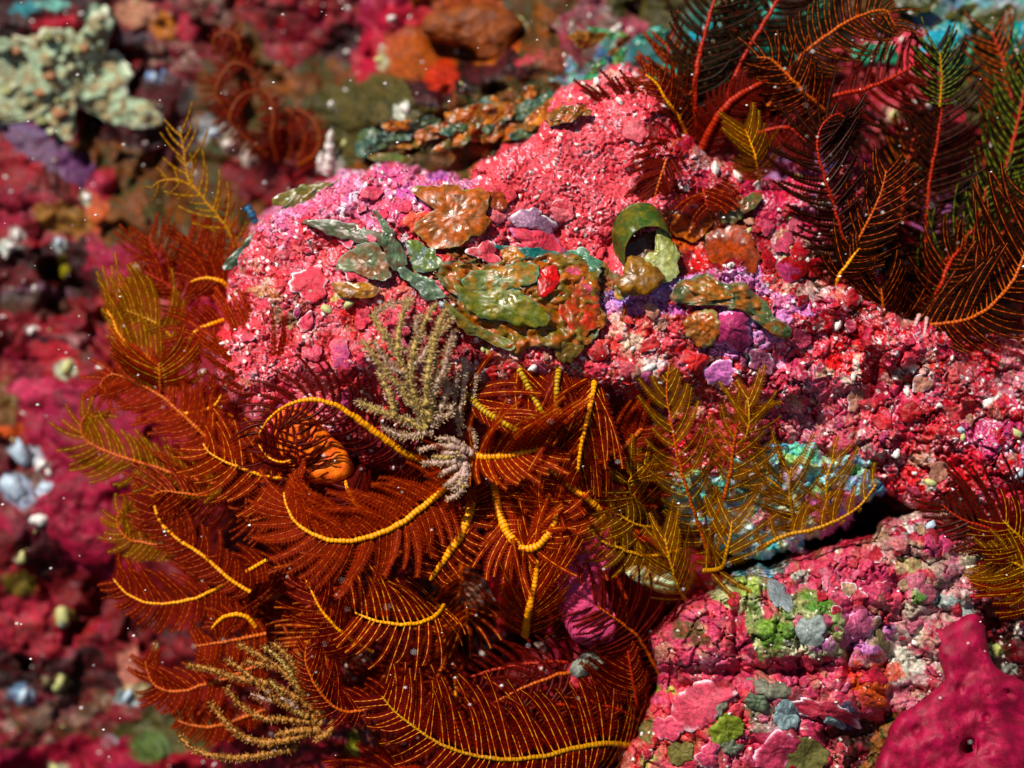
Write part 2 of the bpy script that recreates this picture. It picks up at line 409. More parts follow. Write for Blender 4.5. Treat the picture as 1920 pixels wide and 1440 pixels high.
S_SP = [(105,45,45,16,0,'#c01840'),(50,15,30,12,0,'#108088'),(100,8,30,10,0,'#70b8a8'),(190,35,30,22,0,'#90b090'),(310,50,26,26,0,'#c07018'),(350,55,20,24,0,'#b02048'),(255,25,40,30,20,'#b88870'),
 (250,75,40,14,0,'#504a50'),(420,130,16,40,0,'#502010'),(290,145,18,10,0,'#88a8d8'),(385,240,24,22,0,'#9aa0a0'),(440,260,40,26,30,'#a8a090'),(465,295,16,18,0,'#b0a898'),(620,300,20,24,0,'#a0a498'),
 (120,245,22,20,0,'#a8b890'),(30,235,70,14,14,'#584878'),(100,290,120,30,30,'#64506c'),(150,320,60,26,35,'#6c3c68'),(60,380,60,20,0,'#801838'),(190,350,30,40,40,'#b03048'),(180,400,22,40,0,'#c05830'),
 (160,370,10,20,0,'#c8c8a8'),(115,410,60,30,20,'#9a7038'),(30,440,16,14,0,'#c0b8b0'),(15,462,20,12,0,'#b8c8b8'),(110,460,18,14,0,'#a8b0a8'),(20,520,60,20,0,'#601018'),(70,550,70,16,0,'#705060'),
 (60,570,80,24,5,'#3c2c1c'),(118,500,10,24,0,'#a89818'),(60,610,70,22,12,'#8a2030'),(58,618,12,7,0,'#c8c0b8'),(100,640,60,8,10,'#101018'),(150,640,24,18,0,'#a87878'),(120,692,22,16,-20,'#b0c0a0'),
 (10,760,26,60,0,'#706038'),(20,810,30,18,0,'#d05010'),(60,730,60,20,0,'#c04070'),(100,660,40,20,0,'#b83040'),(45,850,38,16,15,'#b0c4d0'),(75,870,20,10,0,'#c8d0d0'),(30,920,40,30,30,'#98a8c0'),(88,915,22,16,-30,'#b8d0e0'),
 (100,960,14,30,0,'#a0a090'),(75,975,22,10,-5,'#c0d0d8'),(40,1045,16,8,-20,'#c0c0a0'),(60,1000,40,40,0,'#401820'),(35,1095,30,24,0,'#6a6020'),(118,1155,22,16,20,'#a8c040'),(120,1170,12,10,0,'#c8d8d0'),
 (60,1140,60,30,0,'#a83048'),(60,1210,50,25,0,'#983040'),(200,1130,80,40,0,'#681018'),(40,1300,30,20,0,'#7090b0'),(45,1305,12,10,0,'#98c8c0'),(110,1280,30,12,0,'#b0a078'),(105,1440,20,16,0,'#c0c8a0'),
 (235,1310,22,14,0,'#88a0a0'),(200,1390,14,12,0,'#a0b8c0'),(245,1260,22,50,0,'#c88878'),(250,1295,30,10,0,'#c8b890'),(280,1400,40,30,0,'#486028'),(350,1440,60,30,0,'#901020'),(160,1410,90,30,0,'#8a1030'),
 (90,1020,30,60,0,'#300810'),(330,1150,60,30,0,'#801018'),(270,1160,50,30,0,'#481010'),(780,100,90,50,0,'#a04808'),(905,90,34,34,0,'#b85c08'),(920,70,30,40,0,'#a85008'),(975,42,13,15,0,'#c0b890'),(830,145,34,30,0,'#c02c10'),
 (690,100,30,60,20,'#b01040'),(760,30,60,22,0,'#b81840'),(735,35,14,10,0,'#c89098'),(720,110,12,24,-20,'#a8a888'),(755,210,14,24,20,'#c0c4b0'),(740,230,20,10,0,'#b8b8a0'),(1180,60,40,30,0,'#b05878'),(1150,60,12,10,0,'#d0b8b0'),
 (1100,75,20,16,0,'#a88878'),(1040,110,30,20,0,'#905040'),(990,110,30,6,-20,'#c05060'),(1060,110,8,6,0,'#80c0d0'),(1370,60,110,60,0,'#186058'),(1210,95,50,30,0,'#106468'),(1750,70,110,26,0,'#107088'),(1880,40,60,30,0,'#605028'),
 (1700,90,50,40,0,'#d84058'),(1650,100,14,30,0,'#e0a0a0'),(1780,60,30,16,0,'#1878a0'),(1500,170,14,10,0,'#d0b8b0'),(1570,285,16,12,0,'#e0d8c8'),(1580,330,40,30,0,'#5060b8'),(1620,310,40,30,0,'#c04878'),(1680,215,24,18,0,'#c8a898'),
 (1700,250,30,16,0,'#d03868'),(1760,410,60,50,30,'#a86898'),(1850,320,50,30,40,'#c05068'),(1820,360,30,12,40,'#c0a0c0'),(1420,345,10,20,0,'#e0b8a0'),(1340,320,30,14,0,'#d898a0'),(1370,325,14,14,0,'#d8d0c0'),
 (600,890,50,30,20,'#e07010'),(560,860,30,50,0,'#d85808'),(605,905,16,12,0,'#b8c098'),(880,1115,30,22,20,'#d8b8b0'),(935,1110,20,16,0,'#d8a8a0'),(925,1170,30,20,0,'#c84040'),(975,1165,30,18,0,'#c00808'),
 (690,1090,20,16,0,'#c8b8c8'),(660,1240,16,50,20,'#c89080'),(680,1235,12,10,0,'#d8d8d0'),(690,1330,80,20,-30,'#a83048'),(1150,1240,60,20,0,'#c8a080'),(1010,1330,24,20,0,'#807860'),(660,1400,14,30,0,'#889010'),
 (1080,1340,30,24,0,'#c83850'),(1560,300,10,8,0,'#d8d0c0'),(900,1360,30,14,0,'#601018'),(1280,830,60,40,0,'#a83848'),(640,1110,50,40,0,'#a04818'),(740,1020,60,30,0,'#a02808'),(560,960,40,40,0,'#b04008')]
col = spots(col, X, Y, S_SP, 140) * 0.80  # rest of the painted falloff, darkening the patches as well
SURF.append((xs[0], ys[0], st, H))
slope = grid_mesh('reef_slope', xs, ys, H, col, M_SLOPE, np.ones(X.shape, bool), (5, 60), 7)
setprops(slope, kind='structure')

def h_slope(X, Y):
    return surf(X, Y)

# ================================================================== MAIN BOULDER
B_POLY = [(432,520),(440,480),(480,430),(530,395),(600,360),(650,330),(700,318),(760,312),(830,335),(880,322),(925,300),(945,272),(985,278),(1012,240),
 (1030,190),(1060,165),(1110,150),(1170,128),(1215,150),(1260,230),(1340,300),(1430,335),(1500,330),(1570,320),(1620,300),(1660,380),(1640,480),(1690,590),(1800,600),(1920,620),(2200,600),
 (2200,1010),(1920,1000),(1800,960),(1700,950),(1640,900),(1560,850),(1450,840),(1400,900),(1300,920),(1200,900),(1130,880),(1000,850),(880,870),(760,900),(640,850),(560,840),(480,800),(420,720),(392,640),(425,600)]
B_CTRL = [(450,560,20),(530,470,45),(600,420,60),(700,450,95),(700,360,45),(850,400,75),(950,340,55),(1000,300,30),(1100,200,-10),(1150,300,10),(1080,380,45),(960,450,70),(1180,440,30),
 (1320,440,-20),(1420,350,-20),(1500,420,-10),(1560,480,-20),(1350,540,100),(1450,590,85),(1250,560,100),(1180,560,80),(950,560,100),(850,540,95),(700,600,115),(600,650,100),(500,650,55),(560,560,85),(800,720,105),(1000,660,115),(1200,660,105),
 (1000,740,60),(1000,800,-10),(1200,820,10),(880,800,30),(700,800,40),(560,760,40),(1350,680,85),(1350,800,40),(1500,700,60),(1600,600,10),(1650,650,40),(1700,750,30),(1900,650,-30),(1850,800,20),(1700,850,20),(1600,820,25),(1500,800,20),(1900,900,10),(2200,800,-80)]
st = 2.1
xs = np.arange(372, 2080, st); ys = np.arange(118, 1020, st)
X, Y = np.meshgrid(xs, ys)
H = ctrl(X, Y, B_CTRL, 75)
ex = X + 14 * fbm(X, Y, 70, 201, 5); ey = Y + 14 * fbm(X, Y, 70, 202, 5)
d = sdf(ex, ey, B_POLY)
edge = np.clip(d / 70, 0, 1)
H -= 60 * (1 - np.sqrt(1 - (1 - edge) ** 2))
smooth_zone = np.exp(-(((X - 1090) / 150) ** 2 + ((Y - 300) / 130) ** 2) ** 2)
rugged = sm(1080, 1500, X) * sm(420, 620, Y)
H += 17 * fbm(X, Y, 120, 211, 5) * (1 - 0.4 * smooth_zone)
wx = X + 12 * fbm(X, Y, 45, 221, 4); wy = Y + 12 * fbm(X, Y, 45, 222, 4)
F1, F2, ID = worley(wx, wy, 52, 41)
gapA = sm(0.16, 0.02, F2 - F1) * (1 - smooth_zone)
H += (15 + 12 * rugged) * sm(0.1, 0.7, vn(X, Y, 90, 219)) * (np.sqrt(np.clip(1 - (F1 / 0.95) ** 2, 0, 1)) * (0.5 + ID) - 0.5) * (1 - 0.7 * smooth_zone) - gapA * (4 + 8 * rugged) * sm(0.35, 0.6, vn(X, Y, 34, 218))
F1, F2, ID2 = worley(wx * 1.1, wy, 17, 43)
H += (2.4 + 3.6 * rugged) * (np.sqrt(np.clip(1 - (F1 / 0.75) ** 2, 0, 1)) * (0.3 + ID2) - 0.4) * (1 - 0.45 * smooth_zone)
F1, F2, ID3 = worley(X + 3 * fbm(X, Y, 12, 3, 2), Y, 7.5, 47)
H += 1.1 * np.sqrt(np.clip(1 - (F1 / 0.75) ** 2, 0, 1)) * (0.3 + ID3)
# stepped terraces (crust layers) and cracks
tz = fbm(X, Y, 85, 251, 5)
def steps(v, n, w=0.12):
    q = v * n; f = q - np.floor(q)
    return (np.floor(q) + sm(1 - w, 1, f)) / n - v
H += 22 * steps(tz, 4) 
tz2 = fbm(X, Y, 42, 255, 4)
H += 9 * steps(tz2, 3)
cr = np.abs(fbm(X, Y, 100, 261, 5))
H -= 16 * (1 - sm(0.0, 0.05, cr)) * (0.35 + 0.65 * rugged)
B_BUMP = [(1385,610,36,26),(1405,640,28,18),(1295,690,30,22),(1010,400,0.1,0),(1000,440,38,10),(690,350,24,12),(1320,660,20,12),(1430,660,24,14),(1740,570,10,4),(1690,650,44,22),(1820,720,40,18),(1870,860,60,24),(1730,760,30,16),(1650,830,34,16),
 (1480,730,46,18),(1400,720,40,14),(1560,640,34,12),(1500,480,40,14),(1440,480,30,12),(1570,560,30,14),(960,705,24,12),(1160,620,20,12),(1120,700,28,12),(1590,700,38,16),(1770,820,24,12),(1670,740,20,12)]
H += bumps(X, Y, B_BUMP)
for cx, cy, rx, ry, dp in [(1640,700,14,60,60),(1620,740,40,10,30),(860,640,50,26,30),(1600,640,20,40,26),(1800,880,60,20,24),(470,830,40,16,20),(670,600,28,36,22),(1150,480,20,50,16),(1040,430,18,30,20),(1290,430,60,26,40),(1500,920,60,20,30),
                           (1160,790,24,26,40),(890,330,30,8,16),(840,500,40,8,14),(1250,720,14,10,10),(1810,780,30,14,16)]:
    q = ((X - cx) / rx) ** 2 + ((Y - cy) / ry) ** 2
    H -= dp * np.exp(-q)
HS = surf(X, Y)
H = np.where(d < 0, H + d * 28 - 10, H)
B_REG = [(560,560,190,190,0,'pink',1.2),(600,390,170,60,-25,'lilac',1.2),(500,500,60,90,10,'lilac',.85),(760,360,130,50,0,'lilac',1.1),(680,430,70,30,0,'lilac',.8),(1090,300,190,170,0,'pinkr',1.3),(1000,440,130,60,0,'pinkr',1.1),(600,700,160,70,0,'pink',1.1),(660,600,60,50,0,'redmix',1.0),
 (850,640,90,40,0,'maroon',1.1),(950,700,150,50,0,'redmix',1.1),(1200,650,140,80,0,'redmix',1.3),(1220,570,130,30,-5,'purple',1.2),(1420,560,110,60,20,'purple',1.15),(1390,620,70,50,20,'purple',1.25),(1330,700,120,70,0,'redmix',1.15),
 (1380,470,90,60,0,'maroon',1.0),(1300,420,90,50,0,'orange',0.6),(1480,460,60,50,0,'dusty',.85),(1500,520,90,60,0,'redmix',1.0),(1480,380,90,60,0,'mag',0.7),(1500,380,70,50,0,'purple',.7),(1480,740,140,90,0,'low',1.2),(1600,640,120,80,0,'crim',1.25),
 (1750,700,160,100,0,'crim',1.2),(1880,850,120,90,0,'crim',1.1),(1740,880,120,60,0,'crim',1.2),(1850,620,120,60,0,'crim',1.0),(1700,720,100,40,0,'dusty',.7),(1880,700,60,60,0,'dusty',.7),(1650,850,80,60,0,'dusty',.6),
 (1130,800,160,60,0,'maroon',1.2),(760,820,160,60,0,'maroon',1.2),(1000,500,140,60,0,'brown',.8),(860,260,140,50,0,'brown',.9),(1280,250,120,100,0,'crim',1),(1600,420,80,100,0,'maroon',1.0),(1300,850,100,50,0,'crim',.9),(1520,560,60,30,20,'mag',.8)]
col, Wc, Wg, ri = paint(X, Y, B_REG, 301, 34, 14)
# patchy red along the gaps between the crust lumps
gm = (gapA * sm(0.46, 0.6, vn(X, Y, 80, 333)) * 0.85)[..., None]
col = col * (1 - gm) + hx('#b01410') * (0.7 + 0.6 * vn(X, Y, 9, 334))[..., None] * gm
B_SP = [(470,600,34,26,0,'#a83038'),(520,660,40,24,20,'#c84050'),(600,640,34,20,0,'#b03030'),(560,590,20,26,0,'#a04030'),(530,480,30,16,-30,'#b05060'),(620,560,20,14,0,'#c03038'),(480,500,16,12,0,'#c88878'),(590,500,22,10,0,'#c84058'),(700,400,30,14,10,'#c85080'),(640,410,30,10,-20,'#b05878'),(740,400,26,18,0,'#c45084'),(660,585,24,30,0,'#c01008'),(672,620,20,16,0,'#a80c08'),(585,430,24,30,0,'#d83038'),(620,470,22,16,0,'#d83840'),(575,535,9,17,0,'#6e7058'),(510,555,24,10,0,'#b07850'),(520,590,12,26,0,'#8a7058'),(545,600,12,14,0,'#90805c'),(485,545,20,12,0,'#c89878'),
 (500,530,14,8,-30,'#e8c0b0'),(700,430,10,6,0,'#e0d0d8'),(830,490,26,14,0,'#b80c08'),(858,505,14,10,0,'#b00808'),(1022,525,22,22,0,'#cc1008'),(1030,510,16,14,0,'#d01408'),(880,430,14,10,0,'#c84058'),
 (985,408,32,16,-12,'#9a7088'),(1030,418,22,12,0,'#c8a8c0'),(1025,428,22,5,-8,'#e8e8e0'),(1110,170,16,12,0,'#d8c8b8'),(1205,160,30,16,0,'#e08078'),(1150,140,24,10,0,'#d8a898'),(1100,430,14,10,0,'#e0a0a8'),
 (1165,600,16,16,0,'#d8b8a0'),(1190,640,18,20,0,'#d8c0a8'),(1240,610,14,12,0,'#e0c8b8'),(1215,700,20,24,0,'#e0c8b8'),(1230,680,14,12,0,'#f0e0d8'),(1300,690,24,20,0,'#c82018'),(1260,640,20,14,0,'#d05868'),(1200,620,26,14,0,'#b81c10'),
 (1140,650,26,20,0,'#c82820'),(1120,690,24,16,0,'#c84060'),(1180,730,30,20,0,'#b81408'),(1000,690,24,10,0,'#d86078'),(880,690,14,10,0,'#d0a8a8'),(905,700,12,10,0,'#e0d8d0'),(945,655,40,10,0,'#d86078'),(890,640,30,8,0,'#b80c0c'),(910,655,10,6,0,'#b8b868'),
 (1560,640,28,34,0,'#c80808'),(1580,680,34,20,0,'#c80c08'),(1570,620,20,12,0,'#901010'),(1605,690,8,24,0,'#e0c8b8'),(1590,715,20,8,0,'#d8c8b0'),(1550,700,16,12,0,'#c8a890'),(1700,660,34,26,0,'#d05068'),(1745,680,14,20,0,'#c8a898'),(1720,695,40,10,0,'#d0a8a0'),
 (1765,690,24,18,0,'#c00c08'),(1850,650,50,20,0,'#b80408'),(1790,630,36,14,0,'#c0100c'),(1700,730,8,16,0,'#d8d8d0'),(1690,755,20,34,0,'#c03068'),(1735,735,34,24,0,'#c85070'),(1720,720,12,20,0,'#c82818'),(1855,755,24,8,-30,'#c0c8c0'),(1800,700,34,30,0,'#a85858'),
 (1740,840,50,24,0,'#a80808'),(1850,830,50,40,-20,'#b84890'),(1880,800,60,14,10,'#a83878'),(1800,870,60,34,0,'#c81028'),(1700,900,60,30,20,'#c00410'),(1640,820,30,22,0,'#c85868'),(1730,860,24,14,0,'#c8a088'),(1745,908,16,12,0,'#a8a890'),(1690,800,30,30,0,'#c83050'),
 (1760,790,20,16,0,'#c02040'),(1930,850,16,30,0,'#c890b8'),(1540,650,22,30,0,'#d84860'),(1500,470,26,20,0,'#c0a888'),(1490,485,30,14,0,'#a8a078'),(1470,445,24,12,0,'#b88870'),(1530,545,24,20,0,'#c8a8a0'),(1560,380,30,6,0,'#e8dcc8'),(1525,385,20,5,0,'#e0d8c8'),
 (1440,390,30,20,0,'#b02858'),(1330,420,30,20,0,'#b85808'),(1380,400,30,30,0,'#903808'),(1285,395,16,10,0,'#e088a0'),(1290,385,16,5,0,'#f0d8e0'),(1310,490,20,24,0,'#c80c08'),(1460,680,14,8,0,'#d8a8c8'),(1350,700,24,12,0,'#d878a8'),(1280,680,16,14,0,'#d87898'),
 (1445,770,40,30,0,'#c84070'),(1400,760,30,20,0,'#d06070'),(1600,740,40,20,0,'#c05060'),(760,690,30,40,0,'#b01810'),(700,760,40,30,0,'#b83028'),(560,720,40,20,0,'#e07888'),(620,780,30,30,0,'#d06080'),(590,800,20,20,0,'#d8b8b0'),(720,640,30,30,0,'#c03030'),
 (640,550,26,8,-30,'#c8c070'),(540,640,24,6,0,'#b03030'),(480,610,20,14,0,'#d84858'),(640,390,14,8,-40,'#f0e0e8'),(660,370,6,16,20,'#e8d8e8'),(760,450,6,16,-20,'#f0d8e0'),(775,360,40,16,0,'#c060a0'),(730,330,30,16,0,'#c858a0'),(820,330,24,12,0,'#a860a8'),
 (1220,545,50,10,-12,'#b080d0'),(1160,560,30,10,20,'#a878c8'),(1240,580,50,12,0,'#b868a8'),(1060,900,40,20,0,'#801008')]
col = spots(col, X, Y, B_SP, 340)
# pale growing margins along terrace steps and little white spots (real colour of the crust)
def edge_band(v, n, w):
    q = v * n - np.floor(v * n)
    return sm(1 - w * 1.6, 1 - w, q) * (1 - sm(1 - 0.015, 1, q)) + (1 - sm(0, w * 0.5, q)) * 0.6
rim = np.maximum(edge_band(tz, 4, 0.10) * sm(0.45, 0.58, vn(X, Y, 45, 371)), edge_band(tz2, 3, 0.09) * sm(0.5, 0.62, vn(X, Y, 33, 372))) * (sm(0.22, 0.40, col[..., 0]))
rim *= 0.55 + 0.9 * (vn(X, Y, 8, 377) - .3)
rim = np.clip(rim, 0, 1)
col = col * (1 - rim[..., None] * 0.8) + hx('#f0d8e4') * rim[..., None] * 0.8
F1, F2, IDs = worley(X, Y, 11, 381)
dot = (F1 < 0.16 + 0.15 * IDs) & (IDs > 0.90) & (vn(X, Y, 60, 391) > 0.4) & (ri != 7)
col[dot] = hx('#f0e4e0')
dk = (F1 < 0.22) & (IDs < 0.10)
col[dk] = hx('#501018')
H = H + 2.0 * dot
SURF.append((xs[0], ys[0], st, H))
keep = H > HS - 40
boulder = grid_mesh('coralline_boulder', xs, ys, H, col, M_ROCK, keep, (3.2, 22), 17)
setprops(boulder, 'large knobbly boulder covered in pink and crimson coralline crust in the middle', 'boulder')

# ================================================================== LOWER RIGHT ROCK
L_POLY = [(1150,1500),(1175,1400),(1215,1330),(1230,1260),(1225,1200),(1245,1160),(1290,1125),(1340,1105),(1380,1075),(1450,1055),(1500,1030),(1570,1020),(1640,1000),(1660,970),(1740,960),(1830,985),(1920,1000),(2200,980),(2200,1760),(1150,1760)]
L_CTRL = [(1250,1300,40),(1200,1420,20),(1300,1160,35),(1350,1120,30),(1400,1110,50),(1500,1060,10),(1600,1060,20),(1700,1010,20),(1800,1000,0),(1900,1040,-10),(1450,1180,75),(1540,1180,70),(1300,1230,70),(1400,1300,65),(1350,1420,60),(1600,1250,40),(1650,1150,40),
 (1700,1250,10),(1800,1150,20),(1800,1400,0),(1550,1440,30),(1650,1400,0),(1900,1200,-20),(1500,1350,50),(2000,1300,-60),(1500,1700,-60)]
xs = np.arange(1140, 2120, st); ys = np.arange(950, 1600, st)
X, Y = np.meshgrid(xs, ys)
H = ctrl(X, Y, L_CTRL, 70)
d = sdf(X + 12 * fbm(X, Y, 60, 401, 5), Y + 12 * fbm(X, Y, 60, 402, 5), L_POLY)
edge = np.clip(d / 60, 0, 1)
H -= 70 * (1 - np.sqrt(1 - (1 - edge) ** 2))
H += 14 * fbm(X, Y, 110, 411, 5)
wx = X + 10 * fbm(X, Y, 40, 421, 4); wy = Y + 10 * fbm(X, Y, 40, 422, 4)
F1, F2, ID = worley(wx, wy, 50, 441)
H += 22 * (np.sqrt(np.clip(1 - (F1 / 0.85) ** 2, 0, 1)) * (0.5 + ID) - 0.5) - 12 * sm(0.14, 0.02, F2 - F1) * sm(0.38, 0.62, vn(X, Y, 34, 418))
F1, F2, ID2 = worley(wx, wy * 1.1, 18, 443)
H += 3.6 * (np.sqrt(np.clip(1 - (F1 / 0.75) ** 2, 0, 1)) * (0.3 + ID2) - 0.4)
# grain runs in oblique wrinkles here
gu = (X * 0.8 + Y * 0.6); gv = (-X * 0.6 + Y * 0.8)
F1, F2, ID3 = worley(gu / 1.5 + 4 * fbm(X, Y, 20, 5, 2), gv, 7.5, 447)
H += 2.4 * np.sqrt(np.clip(1 - (F1 / 0.75) ** 2, 0, 1)) * (0.3 + ID3)
cr = np.abs(fbm(X, Y, 90, 461, 5)); H -= 14 * (1 - sm(0.0, 0.05, cr))
L_BUMP = [(1690,1030,30,20),(1755,1025,32,22),(1700,1065,28,18),(1765,1070,36,20),(1815,1055,26,18),(1645,1070,32,22),(1620,1110,24,18),(1560,1095,30,20),(1650,1105,34,22),(1720,1110,26,18),(1740,1095,18,14),(1400,1110,40,22),(1455,1195,58,34),(1545,1180,62,34),
 (1310,1210,78,30),(1610,1180,34,26),(1580,1110,26,14),(1640,1210,26,18),(1330,1330,60,16),(1440,1310,56,16),(1580,1340,60,14),(1680,1120,24,16),(1790,1120,30,14),(1860,1080,34,12),(1750,1200,30,12),(1590,1250,40,20),(1560,1280,36,18),(1640,1300,30,16)]
H += bumps(X, Y, L_BUMP)
for cx, cy, rx, ry, dp in [(1380,1170,8,60,26),(1500,1200,7,60,24),(1590,1210,8,60,30),(1450,1260,120,8,24),(1590,1370,40,22,40),(1400,1060,60,14,40),(1680,1200,14,30,26),(1860,1180,20,40,50),(1880,1260,20,60,50),(1700,1300,40,12,20),(1300,1260,60,8,16),(1500,1040,50,10,30),(1560,1380,30,40,26),(1240,1160,40,14,20)]:
    H -= dp * np.exp(-(((X - cx) / rx) ** 2 + ((Y - cy) / ry) ** 2))
HS = surf(X, Y)
H = np.where(d < 0, H + d * 28 - 10, H)
L_REG = [(1300,1220,120,80,0,'low',1.3),(1250,1400,100,60,0,'redmix',.9),(1400,1260,160,40,0,'low',1.3),(1600,1070,130,50,0,'low',1.3),(1700,1040,70,40,0,'dusty',1.1),(1760,1020,50,30,0,'low',1.1),(1850,1060,90,60,20,'dusty',1.2),(1650,1120,80,50,0,'low',1.1),
 (1400,1110,50,36,0,'green',.9),(1450,1190,56,50,0,'green',1.2),(1540,1170,50,70,-30,'green',1.1),(1300,1180,50,30,0,'olive',.75),(1620,1180,50,60,0,'purple',.9),(1720,1150,90,50,30,'dusty',1.2),(1700,1240,90,50,0,'dusty',1.0),(1650,1260,70,40,0,'orange',.5),
 (1330,1330,80,50,0,'pinkr',.9),(1450,1340,60,40,0,'dusty',.8),(1560,1320,80,30,20,'low',1.1),(1500,1420,90,50,0,'low',1.0),(1370,1420,80,50,0,'low',1.0),(1600,1400,60,60,0,'dark',.9),(1640,1420,50,60,0,'brown',.8),(1880,1200,60,80,0,'dark',1.2),(1860,1130,70,30,20,'dusty',1),
 (1220,1400,50,50,0,'olive',.6),(1600,1600,500,90,0,'low',1),(2000,1100,120,120,0,'dusty',1),(1420,1060,60,30,0,'teal',.7)]
col, Wc, Wg, ri = paint(X, Y, L_REG, 501, 32, 14)
L_SP = [(1455,1190,36,30,0,'#4c7414'),(1445,1175,26,18,0,'#688a24'),(1530,1130,40,16,40,'#407418'),(1400,1100,24,20,0,'#98ac48'),(1290,1180,36,20,0,'#3f4418'),(1310,1200,20,12,0,'#4a3818'),(1580,1200,12,40,0,'#c8c890'),(1500,1220,40,9,20,'#dcd8b8'),
 (1420,1210,14,16,0,'#d8d8a0'),(1560,1215,14,12,0,'#e0e0c0'),(1540,1205,26,22,0,'#c070a0'),(1440,1130,20,30,0,'#c85870'),(1425,1140,5,18,-20,'#e8e0d8'),(1610,1165,22,26,0,'#c870a8'),(1640,1190,20,20,0,'#988868'),(1600,1230,20,16,0,'#b85070'),(1600,1260,24,14,0,'#c02040'),
 (1230,1290,8,8,0,'#88a020'),(1262,1295,9,8,0,'#b0b850'),(1690,1025,20,16,0,'#b86a70'),(1700,1060,26,16,0,'#a8a070'),(1755,1020,30,24,0,'#b84880'),(1720,990,30,10,0,'#b8b8b8'),(1640,1070,30,24,0,'#b83868'),(1660,1090,26,26,0,'#a8386a'),(1620,1105,26,24,0,'#982858'),
 (1830,1050,50,20,30,'#a8a888'),(1870,1100,50,16,30,'#a8a088'),(1780,1130,50,16,20,'#88a098'),(1720,1120,16,14,0,'#58902c'),(1710,1150,14,14,0,'#b0a890'),(1725,1190,8,24,0,'#d8c8b0'),(1700,1240,40,20,30,'#b8b8a8'),(1770,1200,20,30,30,'#b88880'),(1780,1240,20,12,30,'#c8a080'),
 (1660,1260,40,20,0,'#b03818'),(1640,1300,30,26,0,'#b84820'),(1860,1220,18,16,0,'#a8b060'),(1890,1260,14,20,30,'#90a090'),(1910,1180,8,16,20,'#e0d8c8'),(1590,1340,16,30,0,'#305870'),(1700,1420,20,30,0,'#6a7030'),(1220,1430,20,20,0,'#98a050'),(1210,1370,20,24,0,'#50602c'),
 (1250,1440,40,20,0,'#c06070'),(1380,1060,30,12,0,'#1c5070'),(1430,1040,26,12,30,'#2868a0'),(1460,1060,20,14,0,'#306858'),(1500,1080,20,12,0,'#a8b0a0'),(1350,1300,20,26,0,'#983030'),(1420,1330,30,18,0,'#506040')]
col = spots(col, X, Y, L_SP, 540)
F1, F2, IDs = worley(X, Y, 12, 581)
dot = (F1 < 0.2) & (IDs > 0.93)
col[dot] = hx('#e8dcd0')
SURF.append((xs[0], ys[0], st, H))
keep = H > HS - 40
lowrock = grid_mesh('encrusted_rock', xs, ys, H, col, M_ROCK, keep, (3.2, 22), 27)
setprops(lowrock, 'knobbly lower rock with green turf, grey patches and pink plates, bottom right', 'rock')

# ================================================================== TEAL LEDGE behind the golden fronds
T_POLY = [(1240,880),(1290,860),(1380,870),(1440,828),(1490,822),(1540,838),(1600,862),(1640,880),(1650,915),(1620,950),(1600,985),(1560,1005),(1500,1030),(1420,1050),(1330,1030),(1250,990)]
xs = np.arange(1220, 1745, st); ys = np.arange(805, 1050, st)
X, Y = np.meshgrid(xs, ys)
d = sdf(X + 34 * fbm(X, Y, 60, 601, 5), Y + 30 * fbm(X, Y, 60, 602, 5), T_POLY)
edge = np.clip(d / 45, 0, 1)
H = 24 - (Y - 900) * 0.30 - 60 * (1 - np.sqrt(1 - (1 - edge) ** 2)) + 26 * fbm(X, Y, 80, 611, 5)
F1, F2, ID = worley(X + 8 * fbm(X, Y, 40, 621, 3), Y + 8 * fbm(X, Y, 40, 622, 3), 34, 641)
H += 20 * (np.sqrt(np.clip(1 - (F1 / 0.75) ** 2, 0, 1)) * (0.4 + ID) - 0.4)
F1, F2, ID3 = worley((X * .8 + Y * .6) / 1.6, (-X * .6 + Y * .8), 8, 647)
H += 2.4 * np.sqrt(np.clip(1 - (F1 / 0.75) ** 2, 0, 1)) * (0.3 + ID3)
HS = surf(X, Y)
H = np.where(d < 0, H + d * 28 - 10, H)
T_REG = [(1300,920,90,60,0,'teal',1),(1400,930,90,60,0,'teal',1),(1500,880,90,50,0,'teal',1),(1600,900,80,40,0,'teal',1),(1480,930,60,50,0,'cream',.5),(1560,930,60,40,0,'purple',.8),(1680,960,60,50,0,'dark',.9),(1280,900,40,30,0,'pink',.7),(1420,960,40,30,0,'dusty',.8)]
col, Wc, Wg, ri = paint(X, Y, T_REG, 701, 17, 10)
col = spots(col, X, Y, [(1450,835,26,10,0,'#2890c8'),(1510,850,30,12,20,'#48b080'),(1480,860,24,10,0,'#88b030'),(1510,870,30,12,30,'#a8b060'),(1640,890,20,12,0,'#58b8c8'),(1600,880,14,10,0,'#50a050'),(1300,930,26,12,-10,'#40a8a0'),(1270,915,14,8,0,'#90d0b0'),(1350,910,26,12,0,'#3aa090'),
 (1340,945,20,12,0,'#50c0b0'),(1480,890,20,20,40,'#c8a8b8'),(1440,930,16,10,0,'#d0b0a0'),(1540,920,26,10,0,'#509848'),(1560,930,16,10,0,'#b8b898'),(1570,950,24,12,30,'#6878c8'),(1600,940,20,12,0,'#b870a0'),(1400,920,24,14,30,'#68a0a0'),(1660,920,30,14,30,'#2070b0'),(1690,950,20,12,30,'#2858a0'),(1640,960,20,12,30,'#804078')], 740)
SURF.append((xs[0], ys[0], st, H))
ledge = grid_mesh('encrusted_ledge', xs, ys, H, col, M_ROCK, H > HS - 40, (3, 20), 37)
setprops(ledge, 'small teal, green and lilac encrusted ledge behind the golden feather star', 'ledge')
